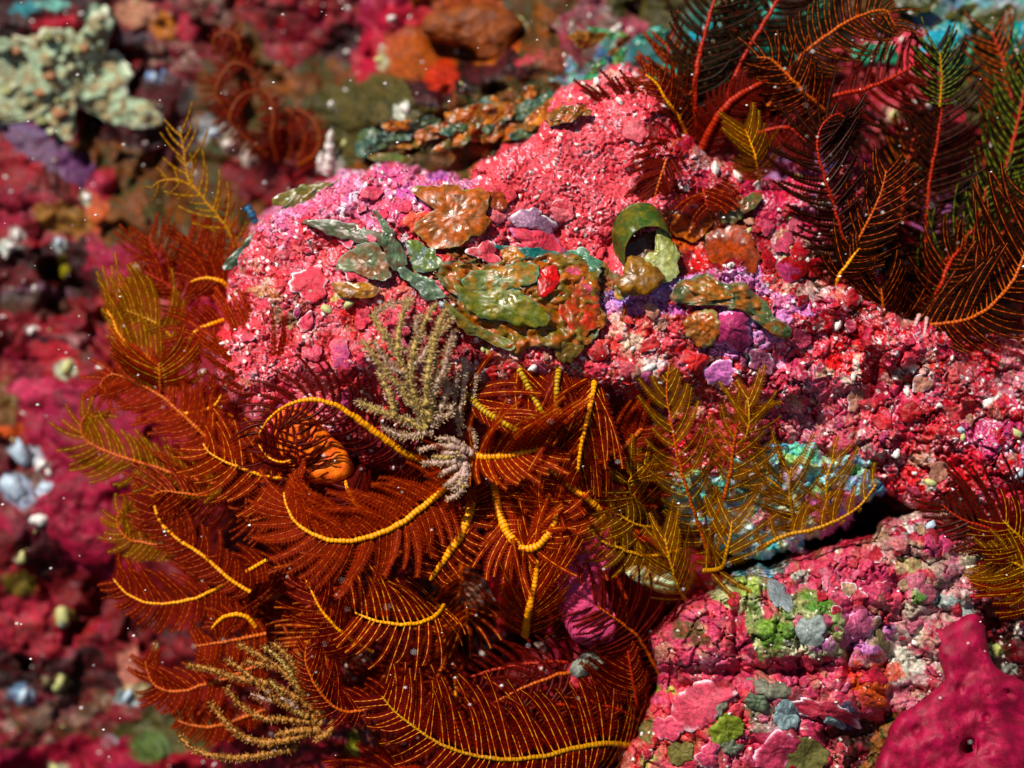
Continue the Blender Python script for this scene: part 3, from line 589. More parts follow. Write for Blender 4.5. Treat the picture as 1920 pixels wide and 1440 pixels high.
#@@THINGS
# ================================================================== FLAT OR DOMED PATCHES (crust plates, blades, sponges)
def catmull(pts, n):
    p = np.array(pts, float); m = len(p); out = []
    for i in range(m):
        a, b, c, d_ = p[(i - 1) % m], p[i], p[(i + 1) % m], p[(i + 2) % m]
        for k in range(n):
            t = k / n
            out.append(0.5 * ((2 * b) + (-a + c) * t + (2 * a - 5 * b + 4 * c - d_) * t * t + (-a + 3 * b - 3 * c + d_) * t ** 3))
    return np.array(out)

def patch(name, outline, c1, c2=None, rimc=None, off=4, dome=8, mat=None, parent=None, lift=None, follow=1.0, rings=7, wob=2.0, seed=0, rimw=0.12, hfix=None,
          skirt=18, tilt=(0, 0), dents=(), n=4, smoothsurf=True, centre=None, curl=0.0, jag=2.0, flat=0.0, sd=0.0, hfn=None):
    o = catmull(outline, n)
    cc_ = o.mean(0); ra_ = np.linalg.norm(o - cc_, axis=1, keepdims=True)
    o = cc_ + (o - cc_) * (1 + (jag * fbm(o[:, 0], o[:, 1], 13, seed + 400, 3) + jag * 1.6 * fbm(o[:, 0], o[:, 1], 34, seed + 410, 2))[:, None] / np.maximum(ra_, 8))
    c = np.array(centre, float) if centre is not None else o.mean(0)
    m = len(o)
    if flat or sd: rings = int(max(rings, np.linalg.norm(o - c, axis=1).mean() / 4.5))
    rr = [0.0] + list(np.linspace(0.12, 1.0 - rimw, rings)) + [1.0 - rimw * 0.45, 1.0]
    pts = [c[None]]
    for r in rr[1:]:
        pts.append(c + (o - c) * r)
    x = np.concatenate([p[:, 0] for p in pts]); y = np.concatenate([p[:, 1] for p in pts])
    R = np.concatenate([[0.0]] + [np.full(m, r) for r in rr[1:]])
    if hfn is not None:
        base = hfn(x, y)
    elif hfix is not None:
        base = hfix + 0 * x
    else:
        base = surf(x, y)
        if smoothsurf:
            acc = base * 0.1
            for a in range(12):
                rr_ = (9, 18, 28)[a % 3]
                acc = acc + 0.075 * surf(x + rr_ * cos(a * pi / 6), y + rr_ * sin(a * pi / 6))
            acc = acc + 4.5
            ctrh = np.median(acc)
            base = follow * acc + (1 - follow) * ctrh
    if sd:
        dd_ = np.clip(sdf(x, y, [tuple(v) for v in o[::2]]) / sd, 0, 1)
        prof_ = np.sqrt(1 - (1 - dd_) ** 2)
    elif flat:
        prof_ = 1 - R ** 4
    else:
        prof_ = np.sqrt(np.clip(1 - R ** 2.4, 0, 1))
    h = base + off + dome * prof_ + wob * fbm(x, y, 24, seed + 900, 3) + tilt[0] * (x - c[0]) + tilt[1] * (y - c[1]) + curl * R ** 3
    for dx, dy, dr, dd in dents:
        q = ((x - dx) ** 2 + (y - dy) ** 2) / dr ** 2
        h = h - dd * np.exp(-q * q)
    c1 = hx(c1); c2 = hx(c2) if c2 else c1 * 0.7
    t = sm(0.38, 0.62, vn(x, y, 22, seed + 31) * 0.65 + vn(x, y, 8, seed + 32) * 0.35)[:, None]
    col = (c1 * (1 - t) + c2 * t) * (0.75 + 0.5 * vn(x, y, 7, seed + 33))[:, None]
    if rimc:
        k = sm(1 - rimw * 1.25, 1 - rimw * 0.35, R + 0.05 * (vn(x, y, 9, seed + 5) - .5))[:, None]
        k = k * sm(0.42, 0.58, vn(x, y, 24, seed + 6))[:, None]
        col = col * (1 - k) + hx(rimc) * k
    # skirt under the margin gives real thickness
    last = slice(len(x) - m, len(x))
    sx = c[0] + (x[last] - c[0]) * 0.985; sy = c[1] + (y[last] - c[1]) * 0.985
    V = np.concatenate([P(x, y, h), P(sx, sy, h[last] - skirt)])
    colr = np.concatenate([col, col[last] * 0.8])
    nr = len(rr) - 1
    tri = np.array([[0, 1 + (k + 1) % m, 1 + k] for k in range(m)])
    q = []
    for r in range(nr):
        a = 1 + r * m; b = a + m
        k = np.arange(m); k2 = (k + 1) % m
        q.append(np.stack([a + k, a + k2, b + k2, b + k], -1))
    q = np.concatenate(q)
    return mesh_obj(name, V, [tri, q], mat or M_PLATE, parent=parent, col=colr)

def ell(cx, cy, rx, ry, deg=0, k=9, jag=0.18, r=random):
    out = []
    a0 = r.random() * 6
    for i in range(k):
        t = a0 + i * 2 * pi / k; f = 1 + jag * (r.random() * 2 - 1)
        px, py = rx * f * cos(t), ry * f * sin(t); a = radians(deg)
        out.append((cx + px * cos(a) - py * sin(a), cy + px * sin(a) + py * cos(a)))
    return out

# ---- crust plates on the boulder: parts of it
R2 = random.Random(77)
def plates(parent, n, boxes, cols, rlo, rhi, rimc='#f0dce4', name='coralline_plate', dome=(2, 6), ok=None):
    made = 0; tries = 0
    while made < n and tries < n * 20:
        tries += 1
        bx = R2.choice(boxes); x = R2.uniform(bx[0], bx[2]); y = R2.uniform(bx[1], bx[3])
        if ok is not None and not ok(x, y): continue
        r = rlo + (rhi - rlo) * R2.random() ** 2.0
        c = R2.choice(cols)
        patch(name, ell(x, y, r, r * R2.uniform(0.6, 0.95), R2.uniform(0, 180), 9, 0.2, R2), c, None, rimc if R2.random() < 0.3 else None,
              off=1.0, dome=R2.uniform(*dome), parent=parent, rings=4, wob=2.5, seed=made, n=4, rimw=0.12, skirt=9, curl=R2.uniform(0, 2), jag=3.2, mat=M_ROCK)
        made += 1
inb = lambda poly, mg: (lambda x, y: sdf(np.array([float(x)]), np.array([float(y)]), poly)[0] > mg)
okb = inb(B_POLY, 14)
plates(boulder, 34, [(440, 400, 700, 700), (600, 330, 900, 460), (520, 600, 760, 780)], ['#e0607f', '#dc5070', '#e87890', '#d04860', '#c85a98'], 9, 26, ok=okb)
plates(boulder, 12, [(930, 200, 1220, 520)], ['#d9505f', '#e06070', '#d85060', '#e27886'], 9, 26, '#e8a8b0', ok=okb)
plates(boulder, 30, [(1120, 540, 1500, 800), (900, 660, 1200, 720)], ['#c04860', '#b02018', '#c86070', '#b02020', '#b06090', '#c89080'], 8, 20, ok=okb)
plates(boulder, 64, [(1500, 560, 1930, 940), (1400, 360, 1640, 560)], ['#b02850', '#a81020', '#b84060', '#980c10', '#b85070', '#a84078', '#a87868'], 9, 28, ok=okb)
plates(lowrock, 60, [(1200, 1060, 1700, 1440), (1560, 980, 1920, 1200)], ['#c05070', '#a83040', '#c87890', '#b84058', '#a88870', '#a05070', '#98303c'], 8, 22, ok=inb(L_POLY, 20))
# named plates with their own look
for i, (pts, c, rc, nm, dm) in enumerate([
  ([(845,400),(870,392),(880,405),(868,420),(850,418)], '#e06070', '#f0c8c8', 'coralline_plate', 4),
  ([(770,395),(805,400),(812,425),(790,440),(765,432),(752,410)], '#e8604c', '#f0b0a0', 'coralline_plate', 6),
  ([(640,505),(672,500),(690,512),(682,528),(664,530),(655,518)], '#d85068', '#f4e0e4', 'coralline_plate', 5),
  ([(550,520),(575,500),(600,505),(610,530),(600,560),(570,565),(548,545)], '#dc4a60', '#f4d8e0', 'coralline_plate', 5),
  ([(960,405),(990,388),(1015,392),(1030,408),(1042,425),(1020,435),(985,425),(965,420)], '#a88098', '#f0f0ec', 'coralline_plate', 9),
  ([(962,430),(1000,430),(1040,432),(1055,460),(1060,475),(1030,480),(990,470),(968,450)], '#d85068', '#c888b0', 'coralline_plate', 10),
  ([(875,470),(905,455),(930,470),(938,490),(915,492),(890,485)], '#dc6070', '#f4d8d8', 'coralline_plate', 5),
  ([(1340,600),(1372,580),(1400,590),(1408,615),(1400,650),(1370,655),(1345,640),(1338,618)], '#b84888', '#c890d0', 'coralline_plate', 16),
  ([(1320,690),(1350,672),(1380,690),(1375,712),(1345,722),(1322,710)], '#c878b0', '#f0d8f0', 'coralline_plate', 6),
  ([(1285,660),(1312,655),(1326,675),(1315,700),(1292,702),(1280,682)], '#c82a28', '#d87890', 'coralline_plate', 12),
  ([(1410,655),(1440,662),(1450,690),(1430,700),(1405,680)], '#b87098', '#f0e8f0', 'coralline_plate', 6),
  ([(1240,1345),(1270,1345),(1290,1362),(1270,1380),(1245,1388),(1222,1372),(1215,1350)], '#d86080', '#e8b0c0', 'coralline_plate', 8),
  ([(1280,1290),(1320,1275),(1360,1285),(1384,1300),(1360,1320),(1335,1345),(1318,1368),(1285,1372),(1262,1350),(1268,1315)], '#cc5a74', '#f0d0d8', 'coralline_plate', 9),
  ([(1320,1400),(1335,1385),(1350,1400),(1345,1430),(1330,1450),(1312,1440),(1305,1415)], '#cc5a80', '#f0d0e0', 'coralline_plate', 8),
  ([(1430,1400),(1455,1370),(1490,1380),(1500,1400),(1470,1440),(1430,1450),(1415,1425)], '#c85478', '#f0d0e0', 'coralline_plate', 9),
  ([(1480,1315),(1530,1310),(1590,1330),(1610,1365),(1570,1350),(1520,1345),(1490,1335)], '#b04058', '#f0e0e8', 'coralline_plate', 6),
  ([(1590,1150),(1620,1140),(1640,1165),(1625,1190),(1600,1200),(1585,1180)], '#c870a0', '#e8c0e0', 'coralline_plate', 8)]):
    patch(nm, pts, c, None, rc, jag=6, n=7, rings=8, off=2, dome=dm, parent=lowrock if pts[0][1] > 1000 else boulder, seed=i * 7, rimw=0.14)
# smooth grey and olive cushions on the lower rock
for i, (x, y, rx, ry, dg, c) in enumerate([(1463,1118,18,36,-32,'#7c8688'),(1522,1185,30,30,0,'#8a948e'),(1440,1290,48,18,15,'#7c7a68'),(1555,1345,34,13,35,'#7c9494'),(1478,1340,26,28,0,'#82989a'),(1352,1322,13,26,15,'#7c7868'),
      (1362,1372,34,30,0,'#74801c'),(1368,1402,24,15,0,'#686e58'),(1508,1420,44,36,20,'#716c40'),(1278,1412,26,24,0,'#685e30'),(1655,1205,15,22,-30,'#7c7050'),(1420,1318,24,14,20,'#5c6a50'),(1635,1270,24,16,0,'#b02040')]):
    patch('cushion', ell(x, y, rx, ry, dg, 9, 0.12, R2), c, None, None, off=2, dome=6, mat=M_PLATE, parent=lowrock, seed=i, rings=6, jag=4.5, n=6, wob=4)

# ---- white chips, shell bits and small rubble: parts of what they sit on
M_WHITE = flat_mat('bleached_chip', hx('#e8e4dc'), hx('#b8a8a0'), 0.5, 0, 700)
M_CREAM = flat_mat('cream_chip', hx('#c8c088'), hx('#98a068'), 0.6, 0, 500)
M_GREYC = flat_mat('grey_blue_chip', hx('#b0c0cc'), hx('#8898a8'), 0.5, 0, 500)
def chip(x, y, r, mat, parent, name='shell_fragment', h=None, st_=(1.0, 0.6, 0.5), rot=None, seed=0):
    rr = random.Random(seed * 31 + int(x) + int(y) * 7)
    # low-poly irregular stone from a subdivided icosahedron-ish sphere
    nu, nv_ = 8, 5
    pts = [(0, 0, 1.0)]
    for i in range(1, nv_):
        th = pi * i / nv_
        for j in range(nu):
            ph = 2 * pi * j / nu
            pts.append((sin(th) * cos(ph), sin(th) * sin(ph), cos(th)))
    pts.append((0, 0, -1.0))
    p = np.array(pts) * (1 + 0.28 * (np.array([rr.random() for _ in pts])[:, None] - 0.5) * 2)
    p = p * np.array(st_) * r
    a = rr.uniform(0, pi) if rot is None else radians(rot)
    R_ = np.array([[cos(a), sin(a), 0], [-sin(a), cos(a), 0], [0, 0, 1]])
    p = p @ R_
    hh = float(surf(np.array([float(x)]), np.array([float(y)]))[0]) + r * 0.25 if h is None else h
    L = loc(x, y, hh) + p
    tri = [[0, 1 + j, 1 + (j + 1) % nu] for j in range(nu)]
    q = []
    for i in range(nv_ - 2):
        for j in range(nu):
            a_ = 1 + i * nu + j; b_ = 1 + i * nu + (j + 1) % nu
            q.append([a_, a_ + nu, b_ + nu, b_])
    e = len(pts) - 1; l0 = 1 + (nv_ - 2) * nu
    tri += [[e, l0 + (j + 1) % nu, l0 + j] for j in range(nu)]
    return mesh_obj(name, wor(L), [np.array(tri), np.array(q)], mat, parent=parent)
for i, (x, y, r, m, par) in enumerate([
  (700,512,11,0,0),(765,515,8,2,0),(432,560,8,0,0),(1005,600,5,0,0),(830,572,9,2,0),(655,570,12,1,0),(612,580,13,1,0),(905,655,7,1,0),(1000,690,10,0,0),(1030,650,6,0,0),(1095,672,7,0,0),(905,698,7,0,0),(1545,385,13,0,0),(1575,382,12,0,0),
  (1402,435,9,1,0),(1400,445,6,0,0),(1440,600,6,1,0),(1382,640,10,0,0),(1185,655,8,0,0),(1218,690,12,0,0),(1240,715,9,0,0),(1570,610,14,0,0),(1700,735,10,0,0),(1650,643,7,0,0),(1855,755,15,0,0),(1760,760,8,0,0),(1605,680,8,0,0),(1608,695,7,0,0),
  (1600,708,8,0,0),(1710,690,10,0,0),(1785,672,6,0,0),(1680,850,12,0,0),(1800,806,10,2,0),(1805,820,8,1,0),(1905,812,12,1,0),(1875,840,12,0,0),(1885,905,10,0,0),(1910,890,12,2,0),(1745,905,12,1,0),(1080,430,5,0,0),(1065,345,4,0,0),(1130,320,4,0,0),
  (1775,972,18,0,1),(1745,985,12,2,1),(1720,1192,9,0,1),(1715,1205,8,0,1),(1912,1180,12,0,1),(1430,1135,9,0,1),(1225,1188,8,2,1),(1250,1105,9,0,1),(1195,1005,8,0,1),(1570,285,14,0,2),(1340,318,16,0,2),(1385,330,14,0,2),(1420,350,15,0,2),(1500,333,10,1,2),
  (1745,195,14,0,2),(1680,215,16,1,2),(1725,320,14,1,2),(1700,305,8,0,2),(60,620,12,0,2),(125,690,20,1,2),(40,850,30,2,2),(78,872,16,0,2),(30,915,34,2,2),(88,915,20,2,2),(75,975,22,0,2),(42,1045,15,1,2),(118,1155,22,1,2),(45,1305,16,2,2),(110,1280,22,1,2),
  (105,1440,18,1,2),(240,1305,16,2,2),(165,370,12,0,2),(20,462,14,0,2),(110,455,12,2,2),(32,440,12,0,2),(975,42,13,1,2),(735,34,10,0,2),(715,112,14,1,2),(760,205,16,0,2),(740,230,12,0,2),(775,235,10,0,2),(608,300,16,0,2),(600,320,13,0,2),(400,250,18,2,2),(430,270,18,0,2),(465,292,17,0,2),
  (445,245,14,0,2),(425,235,14,2,2),(290,145,11,2,2),(680,1090,12,0,2),(682,1238,11,0,2),(890,1110,18,0,2),(878,1122,12,0,2),(650,1250,14,0,2),(600,905,14,1,2),(620,915,10,1,2),(1150,60,12,0,2),(1160,50,10,0,2),(1120,155,12,0,0),(1095,160,8,0,0),(1162,190,10,0,2),
  (1010,1210,10,0,2),(1040,1190,9,0,2),(905,1225,9,0,2),(260,500,14,2,2),(380,700,10,0,2),(190,690,10,0,2),(330,650,12,0,2)]):
    pm = [M_WHITE, M_CREAM, M_GREYC][m]; pp = [boulder, lowrock, slope][par]
    chip(x, y, r, pm, pp, 'shell_fragment' if par < 2 else 'rubble_chip', seed=i)

# small random chips all over the slope (true pieces, but too many and too small to single out)
def merged_chips(n, boxes, parent, name, mat, rlo, rhi, seed, addh=0.2):
    rr = np.random.default_rng(seed)
    ico = np.array([[0,0,1],[.9,0,.2],[.2,.9,.1],[-.8,.4,.1],[-.6,-.8,.2],[.5,-.8,.1],[0,0,-1]], float)
    fc = np.array([[0,1,2],[0,2,3],[0,3,4],[0,4,5],[0,5,1],[6,2,1],[6,3,2],[6,4,3],[6,5,4],[6,1,5]])
    Vs = []; Fs = []; k = 0
    for i in range(n):
        b = boxes[rr.integers(len(boxes))]
        x = rr.uniform(b[0], b[2]); y = rr.uniform(b[1], b[3]); r = rlo + (rhi - rlo) * rr.random() ** 2.5
        h = float(surf(np.array([x]), np.array([y]))[0]) + r * addh
        a = rr.uniform(0, 6.28); R_ = np.array([[cos(a), sin(a), 0], [-sin(a), cos(a), 0], [0, 0, 1]])
        p = ico * (1 + .3 * rr.uniform(-1, 1, (7, 1))) * np.array([1, rr.uniform(.4, 1), .6]) * r
        Vs.append(loc(x, y, h) + p @ R_); Fs.append(fc + k); k += 7
    o = mesh_obj(name, wor(np.concatenate(Vs)), np.concatenate(Fs), mat, parent=parent, smooth=False)
    o['kind'] = 'stuff'
    return o
merged_chips(300, [(0, 0, 1200, 300), (0, 300, 420, 1440), (1250, 250, 1920, 600), (0, 0, 1920, 200), (300, 1150, 1150, 1440)], slope, 'shell_grit', M_WHITE, 2.5, 10, 5)
merged_chips(70, [(0, 0, 1200, 300), (0, 300, 420, 1440), (1250, 250, 1920, 600)], slope, 'cream_grit', M_CREAM, 3, 12, 6)
merged_chips(120, [(440, 400, 1500, 780), (1400, 400, 1920, 940)], boulder, 'shell_grit', M_WHITE, 1.4, 5, 8)
merged_chips(120, [(1200, 1060, 1920, 1440)], lowrock, 'shell_grit', M_WHITE, 1.4, 5, 9)

merged_chips(46, [(1700, 1200, 1920, 1440)], lowrock, 'silt_specks', M_WHITE, 1.0, 2.4, 19, 0.2)
# ================================================================== SEAWEED BLADES
def clump(name, label, cat, blades, seed=0):
    cx = np.mean([p[0] for b in blades for p in b[0]]); cy = np.mean([p[1] for b in blades for p in b[0]])
    e = empty(name, P(cx, cy, float(surf(np.array([cx]), np.array([cy]))[0])), label, cat)
    for i, b in enumerate(blades):
        pts, c1, c2, rc = b[:4]; kw = b[4] if len(b) > 4 else {}
        k = dict(off=6, dome=4, follow=0.7, wob=3, rings=13, seed=seed + i * 13, rimw=0.05, skirt=1.6, mat=M_WEED, curl=3, jag=4.5, flat=1, n=9, centre=None)
        k.update(kw)
        if k['off'] > 8 and seed in (20, 40, 80): k['off'] = 6 + (k['off'] - 6) * 0.6
        patch('blade', pts, c1, c2, rc, parent=e, **k)
    return e
clump('brown_seaweed', 'flat orange-brown seaweed blade on the pink boulder top, left of the grey plate', 'seaweed', [
  ([(770,355),(830,346),(880,350),(915,365),(910,400),(922,415),(900,440),(860,462),(820,467),(790,450),(778,425),(808,392)], '#a85010', '#7a4410', '#8a8448', dict(off=8)),
  ([(912,362),(940,364),(954,380),(945,396),(930,392),(918,378)], '#a04418', '#803010', None)], 1)
clump('olive_seaweed', 'grey olive seaweed tuft with a hooked tip on the left of the boulder', 'seaweed', [
  ([(570,415),(620,410),(680,425),(715,438),(722,460),(690,458),(640,447),(600,432)], '#4c5438', '#6a5a48', '#607870', dict(off=5)),
  ([(632,500),(648,472),(685,456),(712,466),(732,492),(722,522),(690,520),(655,510)], '#646a48', '#82583c', '#80907c', dict(off=12, tilt=(0.15, 0))),
  ([(700,398),(716,402),(736,430),(752,462),(764,500),(742,510),(722,480),(716,440),(712,415)], '#5a4a38', '#56684a', '#6c8070', dict(off=22)),
  ([(740,488),(768,505),(800,520),(824,538),(828,556),(800,560),(775,540),(750,515)], '#586c4a', '#4a5c48', '#6c8474', dict(off=16)),
  ([(764,456),(792,453),(816,470),(832,494),(815,510),(785,504),(768,485)], '#5c6c64', '#5a6a20', '#7c9484', dict(off=14)),
  ([(622,530),(660,528),(700,536),(710,548),(680,560),(650,562),(628,550)], '#9a6410', '#70420c', '#a07050', dict(off=8))], 20)
clump('matted_seaweed', 'broad mat of olive and orange seaweed lobes with teal rims across the boulder middle', 'seaweed', [
  ([(812,505),(850,488),(900,500),(960,482),(1010,480),(1060,474),(1110,492),(1122,530),(1130,570),(1138,600),(1110,640),(1060,655),(1010,652),(970,660),(930,640),(890,618),(862,598),(850,560),(828,530)], '#9a4c08', '#6a5410', '#5c6850', dict(off=9, wob=12, rings=16, follow=.7, rimw=.06)),
  ([(1060,540),(1100,545),(1125,575),(1120,610),(1085,625),(1055,600),(1048,565)], '#b02c0c', '#80400c', None, dict(off=20, wob=6)),
  ([(850,530),(880,548),(930,538),(975,545),(1005,565),(1032,592),(1022,610),(980,612),(930,600),(890,590),(862,565)], '#74680c', '#586014', '#58806c', dict(off=26, dome=9, curl=5)),
  ([(868,525),(885,510),(940,500),(985,492),(1010,498),(1012,520),(990,538),(945,545),(905,552),(880,545)], '#94641a', '#5c6830', '#5c9080', dict(off=24, dome=8, curl=5)),
  ([(1058,474),(1092,466),(1122,486),(1124,504),(1106,514),(1098,498),(1075,490)], '#4c7c60', '#3c6448', '#7cac90', dict(off=22)),
  ([(930,462),(975,462),(1030,470),(1052,482),(1020,492),(975,486),(950,475)], '#146058', '#205048', '#3c9890', dict(off=16)),
  ([(940,470),(970,470),(990,485),(975,496),(950,490)], '#b06c10', '#8a5010', None, dict(off=20)),
  ([(1000,520),(1012,505),(1035,500),(1046,520),(1038,545),(1018,552)], '#c80c06', '#a00806', None, dict(off=24)),
  ([(1060,505),(1080,500),(1098,520),(1108,545),(1092,550),(1076,535)], '#a85010', '#c86080', None, dict(off=26)),
  ([(830,560),(850,575),(880,600),(920,622),(960,640),(955,655),(910,640),(868,612),(842,590)], '#64682c', '#7a5c24', '#a0a880', dict(off=18)),
  ([(1040,655),(1060,640),(1090,650),(1085,670),(1060,680),(1045,675)], '#6a4c10', '#504010', '#80803c', dict(off=12))], 40)
clump('curled_seaweed', 'upright rolled green seaweed blade with a pale inner face above the mat', 'seaweed', [
  ([(1172,470),(1188,444),(1215,430),(1240,436),(1240,470),(1215,500),(1185,505)], '#64200c', '#4c300c', None, dict(off=34, dome=2, follow=.2)),
  ([(1236,428),(1258,440),(1270,475),(1268,515),(1245,530),(1222,520),(1210,498),(1225,460)], '#8c8c4c', '#a0a468', '#b0b48c', dict(off=44, dome=8, follow=.2)),
  ([(1178,490),(1205,482),(1230,498),(1242,522),(1225,545),(1190,550),(1160,540),(1165,512)], '#8a5c0c', '#6a4408', None, dict(off=40, dome=16, follow=.3, flat=0)),
  ([(1150,535),(1180,540),(1205,550),(1190,558),(1160,556)], '#9c6c08', '#3c6450', None, dict(off=26))], 60)
def loft(name, A, Bc, c1, c2, parent, seed=0, nv=14):
    A = np.array([np.array(p, float) for p in A]); Bc = np.array([np.array(p, float) for p in Bc])
    t = np.linspace(0, 1, 60)
    def rs(P_):
        q = np.linspace(0, 1, len(P_)); return np.stack([np.interp(t, q, P_[:, k]) for k in range(3)], -1)
    a, b = rs(A), rs(Bc)
    for _ in range(6):
        a[1:-1] = (a[:-2] + a[1:-1] + a[2:]) / 3; b[1:-1] = (b[:-2] + b[1:-1] + b[2:]) / 3
    v = np.linspace(0, 1, nv)[:, None, None]
    G = a[None] * (1 - v) + b[None] * v
    G[..., 2] += 10 * np.sin(pi * v[..., 0]) + 3 * fbm(G[..., 0], G[..., 1], 22, seed, 3)
    x, y, h = G[..., 0].ravel(), G[..., 1].ravel(), G[..., 2].ravel()
    tt = sm(.4, .6, vn(x, y, 20, seed + 1) * .6 + vn(x, y, 7, seed + 2) * .4)[:, None]
    col = (hx(c1) * (1 - tt) + hx(c2) * tt) * (.7 + .6 * vn(x, y, 6, seed + 3))[:, None]
    i = np.arange(nv * 60).reshape(nv, 60)
    F = np.stack([i[:-1, :-1], i[:-1, 1:], i[1:, 1:], i[1:, :-1]], -1).reshape(-1, 4)
    V = P(x, y, h); V2 = P(x, y, h - 1.6); n0 = len(V)
    rimf = np.concatenate([i[0, :], i[1:, -1], i[-1, ::-1][1:], i[::-1, 0][1:]])
    R_ = np.stack([rimf[:-1], rimf[1:], rimf[1:] + n0, rimf[:-1] + n0], -1)
    return mesh_obj(name, np.concatenate([V, V2]), [F, F[:, ::-1] + n0, R_], M_WEED, parent=parent, col=np.concatenate([col, col]))
rolled = [o for o in C.objects if o.name == 'curled_seaweed'][0]
loft('blade', [(1150,470,30),(1146,430,44),(1158,400,54),(1185,380,60),(1220,380,60),(1243,402,50),(1250,430,36)],
     [(1172,500,90),(1172,462,104),(1186,438,114),(1208,424,120),(1236,424,118),(1258,440,108),(1268,478,96)], '#2c480c', '#545408', rolled, 5)
clump('strap_seaweed', 'long green strap seaweed draped down the right end of the purple ledge', 'seaweed', [
  ([(1255,562),(1270,535),(1300,514),(1322,510),(1350,526),(1395,538),(1430,556),(1452,592),(1482,614),(1480,632),(1458,634),(1435,606),(1395,584),(1345,574),(1300,572)], '#48502c', '#8c5014', '#586c54', dict(off=14, dome=7, wob=8, rings=10)),
  ([(1395,560),(1425,565),(1452,592),(1480,615),(1478,632),(1455,625),(1428,600),(1400,580)], '#40542c', '#545c34', '#607450', dict(off=22)),
  ([(1300,540),(1330,528),(1370,545),(1365,560),(1320,558)], '#a85c1c', '#7c5c20', None, dict(off=26))], 80)
clump('rounded_seaweed', 'small rounded orange seaweed blade below the strap seaweed', 'seaweed', [
  ([(1284,600),(1300,588),(1330,580),(1348,592),(1350,620),(1338,642),(1312,648),(1292,636),(1282,616)], '#a85418', '#8c5424', '#8c8458', dict(off=14, dome=10, rimw=.25))], 95)
clump('orange_flap_seaweed', 'orange and rust seaweed flaps in the red hollow right of the rolled blade', 'seaweed', [
  ([(1328,440),(1365,425),(1402,436),(1422,465),(1418,498),(1385,516),(1350,508),(1325,480)], '#8c3004', '#682404', '#5a4824', dict(off=10)),
  ([(1262,400),(1290,408),(1320,400),(1335,420),(1318,445),(1285,450),(1262,430)], '#a85008', '#803c08', '#c88018', dict(off=8, wob=9)),
  ([(1350,395),(1385,378),(1412,360),(1425,372),(1400,400),(1370,420),(1350,415)], '#4c5028', '#6c3c14', '#647850', dict(off=12))], 100)
clump('dark_strap_seaweed', 'dark green strap seaweed along the left rim of the boulder', 'seaweed', [
  ([(415,502),(440,470),(480,430),(500,425),(470,465),(440,500)], '#24402c', '#384830', '#4c6c60', dict(hfix=-30)),
  ([(500,425),(520,395),(560,365),(610,348),(650,330),(635,350),(580,385),(530,410)], '#44482c', '#6c5828', '#707c50', dict(hfix=-20)),
  ([(512,375),(540,355),(590,345),(620,350),(580,372),(540,385)], '#7c6c3c', '#606028', None, dict(hfix=-50))], 110)
rt = random.Random(9)
bl = []
for i in range(30):
    t = rt.random(); x = 690 + 370 * t + rt.uniform(-20, 20); y = 300 - 105 * t + rt.uniform(-42, 28)
    c = rt.choice([('#9a4c0c', '#6a4410'), ('#a85808', '#5c4c14'), ('#3c4c24', '#2c4030'), ('#4c5828', '#6a5018'), ('#284838', '#405028'), ('#b0680c', '#7c3c0c')])
    bl.append((ell(x, y, rt.uniform(22, 48), rt.uniform(9, 20), rt.uniform(-40, 0), 8, .25, rt), c[0], c[1], rt.choice([None, '#4c7c68', '#2c6058']), dict(off=rt.uniform(5, 30), follow=.4, wob=8, tilt=(rt.uniform(-.3, .3), rt.uniform(-.3, .3)))))
clump('seaweed_bed', 'blurred bed of orange and green seaweed behind the top edge of the boulder', 'seaweed', bl, 130)
bl = []
for i in range(14):
    x = 1060 + 230 * rt.random(); y = 60 + 90 * rt.random()
    c = rt.choice([('#188878', '#206048'), ('#288058', '#4c6820'), ('#0c8090', '#186448'), ('#8a5008', '#604010')])
    bl.append((ell(x, y, rt.uniform(14, 36), rt.uniform(8, 16), rt.uniform(-60, 30), 8, .25, rt), c[0], c[1], rt.choice([None, '#2c8478']), dict(off=rt.uniform(20, 110), follow=.2, wob=8, tilt=(rt.uniform(-.4, .4), rt.uniform(-.4, .4)))))
clump('teal_seaweed', 'blurred teal seaweed with orange tips above the boulder peak', 'seaweed', bl, 160)
bl = []
for i in range(16):
    x = 1330 + 600 * rt.random(); y = -20 + 130 * rt.random()
    c = rt.choice([('#14a08c', '#187860'), ('#0c88a0', '#186c60'), ('#20805c', '#106048'), ('#504c20', '#303818')])
    bl.append((ell(x, y, rt.uniform(26, 60), rt.uniform(14, 30), rt.uniform(-60, 30), 8, .25, rt), c[0], c[1], None, dict(off=rt.uniform(20, 90), follow=.2, wob=8, tilt=(rt.uniform(-.4, .4), rt.uniform(-.4, .4)))))
clump('dark_teal_seaweed', 'out of focus teal and dark green seaweed behind the fronds at the top right', 'seaweed', bl, 190)

merged_chips(60, [(820, 490, 1120, 640), (640, 410, 820, 540), (1270, 515, 1460, 590)], boulder, 'silt_specks', M_WHITE, 1.2, 2.6, 15, 8)
